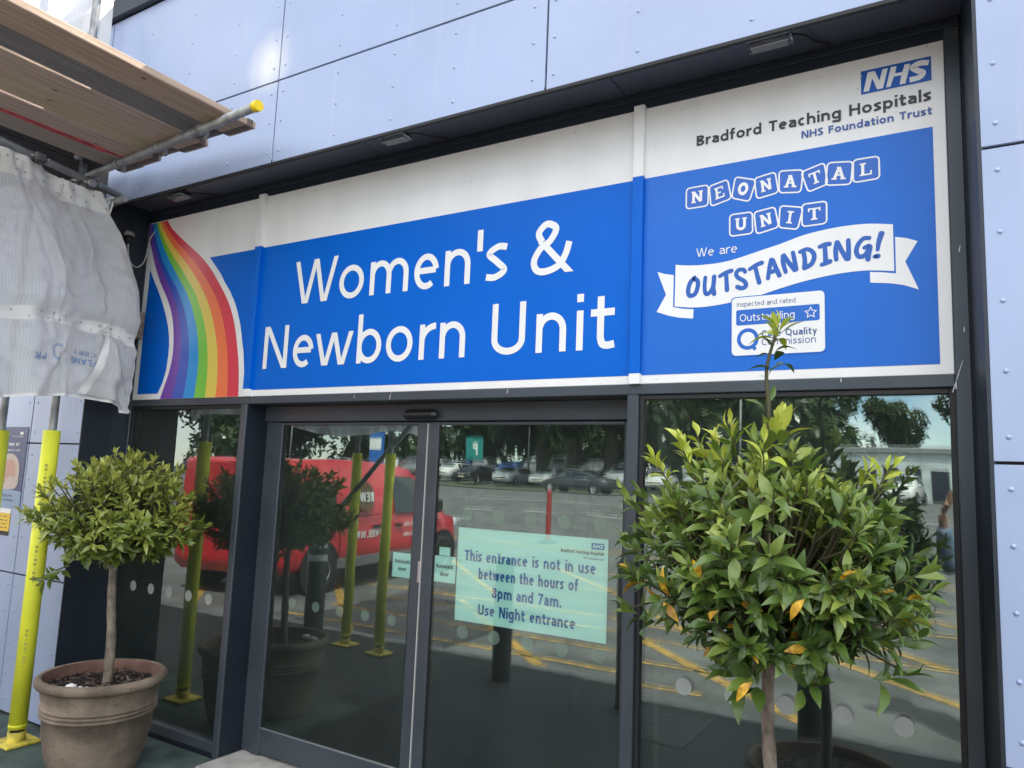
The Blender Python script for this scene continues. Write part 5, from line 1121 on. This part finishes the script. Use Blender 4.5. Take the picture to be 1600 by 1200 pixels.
GRN = mat('teal_sign_green', (.01, .22, .2), .5); SBL = mat('totem_blue', (.01, .12, .45), .45)
o = signpost('car_park_sign', 'teal green car park sign on a post by the far row', -27.5, -45, 1.6, 1.7, 1.9, GRN)
t = MB(); text(t, 'P', frame((-27.2, -44.925, gz(-27.5, -45)+2.3), (-1, 0, 0), (0, 0, 1), (0, 1, 0)), .9, .16, .5); t.build('lettering', WHITE, o)
o = thing('totem_sign', 'tall blue totem sign beyond the red van', 'sign', (-12.2, -16.5, gz(-12, -16.5)))
g = gz(-12, -16.5); MB().bbox(-12.75, -12.2, -16.6, -16.45, g, g+3.1, .02).build('panel', SBL, o); MB().bbox(-12.73, -12.22, -16.445, -16.44, g+2.5, g+2.9, .002).build('white_head', WHITE, o)
o = thing('notice_board', 'white notice board on two legs behind the van cab', 'notice board', (-9.2, -13.5, gz(-9, -13.5)))
g = gz(-9, -13.5); MB().bbox(-9.55, -9.1, -13.55, -13.5, g+.5, g+2.2, .01).build('panel', WHITE, o); MB().tube([(-9.5, -13.6, g), (-9.5, -13.6, g+2.2)], .03, 8).tube([(-9.15, -13.6, g), (-9.15, -13.6, g+2.2)], .03, 8).build('legs', STEEL, o)
g = gz(-5, -15); o = thing('marker_post', 'slim red marker post on the road with a pale cap', 'post', (-4.9, -15.2, g))
MB().lathe([(.001, 1.5), (.07, 1.48), (.075, 1.4), (.075, .06)], (-4.9, -15.2, g), 16).build('post', mat('marker_red', (.3, .03, .025), .5), o); MB().lathe([(.25, 0), (.25, .05), (.12, .08)], (-4.9, -15.2, g), 20).build('foot', BLACK, o)
def lamppost(x, y, lab):
    g = gz(x, y); o = thing('lamp_post', lab, 'lamp post', (x, y, g), 'lamp posts in the car park'); MB().tube([(x, y, g), (x, y, g+7)], [.09, .05], 10).tube([(x, y, g+6.95), (x+1, y, g+7.1)], .035, 8).build('column', STEEL, o)
    MB().bbox(x+.8, x+1.4, y-.12, y+.12, g+7.08, g+7.18, .03).build('lantern', HOUS, o)
lamppost(-25, -49, 'lamp post left of the thick tree trunks'); lamppost(-7.5, -47, 'lamp post right of the tree trunks'); lamppost(-50, -47, 'lamp post at the far left of the car park')

# ------------------------------------------------------------------ low pale building beyond, hedge and trees
def low_building():
    x0, x1, y0, y1, g = -2.2, 9.5, -56, -46.8, gz(1, -46)-.1
    o = thing('low_building', 'long low pale panelled building beyond the car park', 'building', (2, -50, g))
    wm = mat('pale_panel_wall', (.5, .54, .55), .7, var=.2, scale=1.2, stretch=(1, 1, 2)); b = MB()
    for i in range(9):
        xa_ = x0+(x1-x0)*i/9; xb_ = x0+(x1-x0)*(i+1)/9; b.bbox(xa_+.01, xb_-.01, y1-.1, y1, g, g+3.1, .01)
    b.box(x0, x1, y0, y1-.1, g, g+3.08); b.build('wall', wm, o)
    MB().bbox(x0-.25, x1+.25, y0-.25, y1+.3, g+3.1, g+3.4, .03).build('roof', mat('roof_fascia', (.24, .25, .25), .6), o)
    for i in range(8):
        xa_ = x0+.55+1.3*i
        if i % 3 == 1: MB().bbox(xa_, xa_+.9, y1+.002, y1+.05, g, g+2.1, .01).build('door', NAVY_D, o)
        else: MB().bbox(xa_, xa_+.8, y1+.002, y1+.04, g+1.1, g+2.2, .01).build('window', CARGLASS, o)
low_building()
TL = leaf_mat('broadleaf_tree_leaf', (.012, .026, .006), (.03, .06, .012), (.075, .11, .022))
TB = mat('dark_tree_bark', (.05, .04, .03), .95, var=.4, scale=6, stretch=(1, 1, .3), bump=.8)
def crown_mesh(seed, n, rx, rz, sz, lobes=9):
    r = random.Random(seed); b = MB(); L_ = []
    for i in range(lobes): L_.append((Vector((r.gauss(0, .45)*rx, r.gauss(0, .45)*rx, r.uniform(-.55, .6)*rz)), r.uniform(.35, .6)*rx))
    for i in range(n):
        c, q = r.choice(L_); d = Vector((r.gauss(0, 1), r.gauss(0, 1), r.gauss(0, .85))).normalized(); f = r.uniform(.25, 1)**.4
        p = c+d*q*f*(1+.25*noise.noise(d*3+c)); nn = (d+Vector((r.uniform(-.9, .9), r.uniform(-.9, .9), r.uniform(-.3, 1.0)))).normalized(); u = nn.orthogonal().normalized(); u = (Matrix.Rotation(r.random()*6.28, 3, nn) @ u); v = nn.cross(u); s = sz*r.uniform(.6, 1.3)
        tone = max(.03, min(.97, .4+.25*d.z+r.uniform(-.25, .25)))
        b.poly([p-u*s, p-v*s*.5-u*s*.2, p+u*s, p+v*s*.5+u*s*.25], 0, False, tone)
    return b, L_
def tree(seed, n, rx, rz, zc, tr, sz, lab):
    o = thing('broadleaf_tree', lab, 'tree', (0, 0, 0), 'trees beyond the car park'); b, L_ = crown_mesh(seed, n, rx, rz, sz)
    t = MB(); top = Vector((.2, .1, zc)); t.tube(catmull([(0, 0, -.3), (.05, 0, zc*.3), (-.05, .05, zc*.65), top], 4), [tr*1.25]+[tr*(1-.5*i/12) for i in range(12)], 12)
    for c, q in L_: t.tube(catmull([(0, 0, zc*.5), (c.x*.4, c.y*.4, zc*.75+c.z*.3), (c.x, c.y, zc+c.z)], 4), [tr*.42*(1-.09*i) for i in range(9)], 7)
    t.build('trunk', TB, o)
    for i in range(len(b.v)): b.v[i] = (b.v[i][0], b.v[i][1], b.v[i][2]+zc)
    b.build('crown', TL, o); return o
T4 = tree(9, 2600, 2.3, 2.3, 5.1, .26, .27, ''); T1 = tree(1, 5200, 6.0, 4.6, 7.6, .5, .4, ''); T2 = tree(2, 4200, 4.6, 4.2, 4.6, .38, .36, ''); T3 = tree(7, 3600, 4.2, 5.0, 5.0, .3, .34, '')
spots = [(T1, -20.8, -49, 1.15, 0, 'dark tree with the middle thick trunk behind the saloon'), (T1, -24.5, -50.5, 1.1, 2, 'dark tree with a leaning trunk left of the middle one'), (T1, -17.6, -48.5, 1.05, 4, 'dark tree with the rightmost thick trunk by the saloon'), (T2, -8.5, -62, 1.25, 1, 'dense tree behind the low building left end'), (T4, .4, -61, 1.0, 3, 'rounded tree standing against the open sky'), (T3, 8.4, -58, 1.1, 2, 'tree at the right edge beside the sky gap'),
  (T3, -13, -63, 1.3, 5, 'tall tree behind the white hatchbacks'), (T2, -32, -66, 1.3, 0, 'tree on the grassy bank left of centre'), (T1, -40, -64, 1.1, 3, 'big tree behind the red saloon'), (T3, -48, -66, 1.3, 1, 'narrow tree over the van roof'), (T1, -58, -64, 1.15, 5, 'big spreading tree at the left of the bank'), (T2, -68, -62, 1.3, 2, 'bushy tree farther left on the bank'), (T1, -80, -60, 1.2, 4, 'tree at the far left end'), (T2, -27, -70, 1.5, 4, 'tree at the back of the bank behind the green sign'), (T3, -19, -72, 1.6, 3, 'tall tree at the back between the trunks'), (T2, 14, -66, 1.3, 3, 'tree far right beyond the building'), (T1, -96, -62, 1.2, 1, 'spreading tree outermost on the left bank')]
used = set()
for T, x, y, s, rz, lab in spots:
    o = T if T.name not in used else copy_tree(T); used.add(T.name); o['label'] = lab
    o.location = (x, y, gz(x, y)-.1); o.scale = (s, s, s); o.rotation_euler = (0, 0, rz)
HB, _l = crown_mesh(50, 1500, 3.2, 2.6, .3, 10)
for i in range(len(HB.v)): HB.v[i] = (HB.v[i][0], HB.v[i][1], HB.v[i][2]+2.2)
hs = None
HL = ['tall dense bush at the far left of the bank', 'tall dense bush second from the left of the bank', 'tall dense bush behind the van roof', 'tall dense bush above the red saloon', 'tall dense bush behind the green sign', 'tall dense bush left of the thick trunks', 'tall dense bush between the thick trunks', 'tall dense bush behind the dark saloon', 'tall dense bush right of the thick trunks', 'tall dense bush behind the blue hatchback', 'tall dense bush left of the low building roof']
for i, x in enumerate((-84, -72, -60, -50, -42, -35, -29, -23.5, -18, -12.5, -7.5)):
    if hs is None:
        hs = thing('tall_bush', HL[0], 'bush', (0, 0, 0), 'tall bushes on the grass bank'); HB.build('foliage', TL, hs); MB().tube([(0, 0, -.3), (.1, 0, 2)], .12, 8).build('stem', TB, hs); o = hs
    else: o = copy_tree(hs); o['label'] = HL[i]
    y = -67+2.5*math.sin(i*2.3); o.location = (x, y, gz(x, y)); k = 1.25+.25*math.sin(i*1.7); o.scale = (k*1.2, k, k*1.1); o.rotation_euler = (0, 0, i*1.3)
def shrub(x, y, s, seed, lab):
    b, L_ = crown_mesh(seed, 700, 1.0, .8, .13, 6); o = thing('shrub', lab, 'shrub', (x, y, gz(x, y)), 'shrubs before the low building')
    for i in range(len(b.v)): b.v[i] = (b.v[i][0]*s+x, b.v[i][1]*s+y, (b.v[i][2]+.8)*s+gz(x, y))
    b.build('foliage', TL, o)
    MB().tube([(x, y, gz(x, y)-.1), (x+.05, y, gz(x, y)+.6*s)], .05, 7).build('stem', TB, o)
for i, (x, y, s) in enumerate(((-4.6, -42, 1.7), (-3.0, -41.2, 1.2), (3.6, -24, .5), (2.9, -24.4, .35), (-6.4, -42.5, 1.3))):
    shrub(x, y, s, 20+i, ['large shrub left of the low building', 'shrub in front of the building corner', 'small shrub in the near planting bed', 'smallest shrub in the near planting bed', 'shrub farthest left of the low building'][i])
# ------------------------------------------------------------------ the photographer, mirrored at the edge of the right window
def skinned(name, joints, edges, root, m, par, sub=2):
    me = bpy.data.meshes.new(name); me.from_pydata([j[:3] for j in joints], edges, []); o = bpy.data.objects.new(name, me); COL.objects.link(o)
    o.modifiers.new('skin', 'SKIN'); sv = me.skin_vertices[0].data
    for i, j in enumerate(joints):
        r = j[3] if isinstance(j[3], tuple) else (j[3], j[3]); sv[i].radius = r; sv[i].use_root = i == root
    s = o.modifiers.new('sub', 'SUBSURF'); s.levels = s.render_levels = sub
    dg = bpy.context.evaluated_depsgraph_get(); dg.update(); fin = bpy.data.meshes.new_from_object(o.evaluated_get(dg)); bpy.data.objects.remove(o)
    fin.name = name; fin.materials.clear(); fin.materials.append(m)
    for p in fin.polygons: p.use_smooth = True
    o = bpy.data.objects.new(name, fin); COL.objects.link(o); o.parent = par; return o
def person():
    o = thing('person', 'person in a pale blue shirt and dark trousers holding up a phone', 'person', (5.12, -3.5, -.1))
    sk = mat('skin', (.5, .28, .2), .5); sh = mat('blue_shirt', (.2, .27, .38), .75, var=.12, scale=9, bump=.3, bscale=25); tr_ = mat('dark_trousers', (.015, .018, .025), .8); hr = mat('brown_hair', (.06, .035, .02), .6, bump=.3)
    hx_ = .11                                   # the phone is held at (.057, .436, 1.7)
    J = [(0, 0, .98, (.17, .12)), (0, .005, 1.15, (.15, .105)), (0, .01, 1.34, (.17, .115)), (0, .0, 1.46, (.12, .09)), (0, .01, 1.53, .06), (0, .02, 1.61, (.075, .085)), (0, .02, 1.7, (.092, .112)), (0, .01, 1.8, (.09, .105)),
      (.19, 0, 1.43, .06), (.25, .12, 1.24, .045), (-.07, .34, 1.67, .032), (-.19, 0, 1.43, .06), (-.25, .12, 1.24, .045), (-.26, .34, 1.67, .032),
      (.1, 0, .88, .09), (.11, .03, .5, .06), (.12, -.02, .1, .042), (.12, .12, .045, .035), (-.1, 0, .88, .09), (-.11, .02, .5, .06), (-.12, -.03, .1, .042), (-.12, .11, .045, .035)]
    E_ = [(0, 1), (1, 2), (2, 3), (3, 4), (4, 5), (5, 6), (6, 7), (3, 8), (8, 9), (9, 10), (3, 11), (11, 12), (12, 13), (0, 14), (14, 15), (15, 16), (16, 17), (0, 18), (18, 19), (19, 20), (20, 21)]
    skinned('body', J, E_, 0, sk, o)
    S = [(0, 0, .8, (.215, .165)), (0, .005, 1.05, (.2, .15)), (0, .01, 1.33, (.195, .14)), (0, .0, 1.45, (.14, .11)), (.19, 0, 1.43, .085), (.25, .12, 1.24, .07), (-.19, 0, 1.43, .085), (-.25, .12, 1.24, .07), (0, .0, 1.5, (.07, .07)), (-.01, .3, 1.58, .055), (-.255, .3, 1.58, .055)]
    skinned('shirt', S, [(0, 1), (1, 2), (2, 3), (3, 4), (4, 5), (3, 6), (6, 7), (3, 8), (5, 9), (7, 10)], 0, sh, o)
    Tt = [(0, 0, 1.02, (.185, .135)), (.1, 0, .86, .105), (.11, .03, .5, .08), (.12, -.02, .12, .065), (-.1, 0, .86, .105), (-.11, .02, .5, .08), (-.12, -.03, .12, .065)]
    skinned('trousers', Tt, [(0, 1), (1, 2), (2, 3), (0, 4), (4, 5), (5, 6)], 0, tr_, o)
    for s in (1, -1): MB().bbox(s*.12-.05, s*.12+.05, -.1, .18, 0, .09, .03).build('shoe', BLACK, o, origin=(0, 0, 0))
    for c in o.children:
        if c.name.startswith('shoe'): c.location = (0, 0, 0)
    bm = bmesh.new(); bmesh.ops.create_uvsphere(bm, u_segments=24, v_segments=14, radius=1)
    for v in list(bm.verts): v.co = Vector((v.co.x*.098, v.co.y*.118-.008, v.co.z*.115+1.755))
    bmesh.ops.delete(bm, geom=[v for v in bm.verts if v.co.z < 1.66 or (v.co.y > .045 and v.co.z < 1.79)], context='VERTS')
    MB().bm(bm, smooth=True).build('hair', hr, o, origin=(0, 0, 0)).location = (0, 0, 0)
    f = MB()
    for s in (1, -1):
        b2 = bmesh.new(); bmesh.ops.create_uvsphere(b2, u_segments=10, v_segments=8, radius=.011); f.bm(b2, 0, True, Matrix.Translation((s*.033, .1, 1.7)))
    f.build('eyes', mat('eye_dark', (.03, .02, .02), .2), o, origin=(0, 0, 0)).location = (0, 0, 0)
    n = MB()
    for c, r3 in (((0, .112, 1.665), (.012, .016, .024)), ((.083, .01, 1.685), (.012, .02, .032)), ((-.083, .01, 1.685), (.012, .02, .032))):
        b2 = bmesh.new(); bmesh.ops.create_uvsphere(b2, u_segments=12, v_segments=8, radius=1); n.bm(b2, 0, True, Matrix.Translation(c) @ Matrix.Diagonal((*r3, 1)))
    n.build('nose_and_ears', sk, o, origin=(0, 0, 0)).location = (0, 0, 0)
    MB().bbox(-.025, .025, .095, .104, 1.62, 1.629, .003).build('mouth', mat('lips', (.4, .14, .12), .5), o, origin=(0, 0, 0)).location = (0, 0, 0)
    # hands: palm, four fingers and a thumb each, closed on the phone
    px, py, pz = -.133, .385, 1.8
    for s, wx in ((1, -.07), (-1, -.26)):
        gx = px+s*.079
        J2 = [(wx, .34, 1.67, .026), (lerp(wx, gx, .6), .375, 1.725, (.03, .018)), (gx, .38, 1.765, (.032, .016))]; E2 = [(0, 1), (1, 2)]
        for k in range(4):
            z = 1.755+.021*k; ln = (.7, .9, 1, .92)[k]; b0 = len(J2)
            J2 += [(gx+s*.004, .395, z, .0085), (gx-s*.006*ln, .413, z+.004, .0078), (gx-s*.03*ln, .42, z+.006, .0068)]; E2 += [(2, b0), (b0, b0+1), (b0+1, b0+2)]
        b0 = len(J2); J2 += [(gx-s*.01, .372, 1.75, .011), (gx-s*.03, .385, 1.772, .009), (gx-s*.036, .39, 1.795, .0075)]; E2 += [(1, b0), (b0, b0+1), (b0+1, b0+2)]
        skinned('hand', J2, E2, 0, sk, o, 1)
    ph = thing('phone', 'dark phone held up in both hands of the person', 'phone', (5.12+px, -3.5+py, pz-.1))
    MB().bbox(-.078, .078, -.004, .004, -.038, .038, .003).build('case', mat('phone_black', (.02, .02, .022), .3), ph, origin=(0, 0, 0)).location = (0, 0, 0)
    MB().box(-.072, .072, -.0048, -.004, -.034, .034).build('screen', mat('phone_screen', (.02, .03, .04), .1), ph, origin=(0, 0, 0)).location = (0, 0, 0)
person()
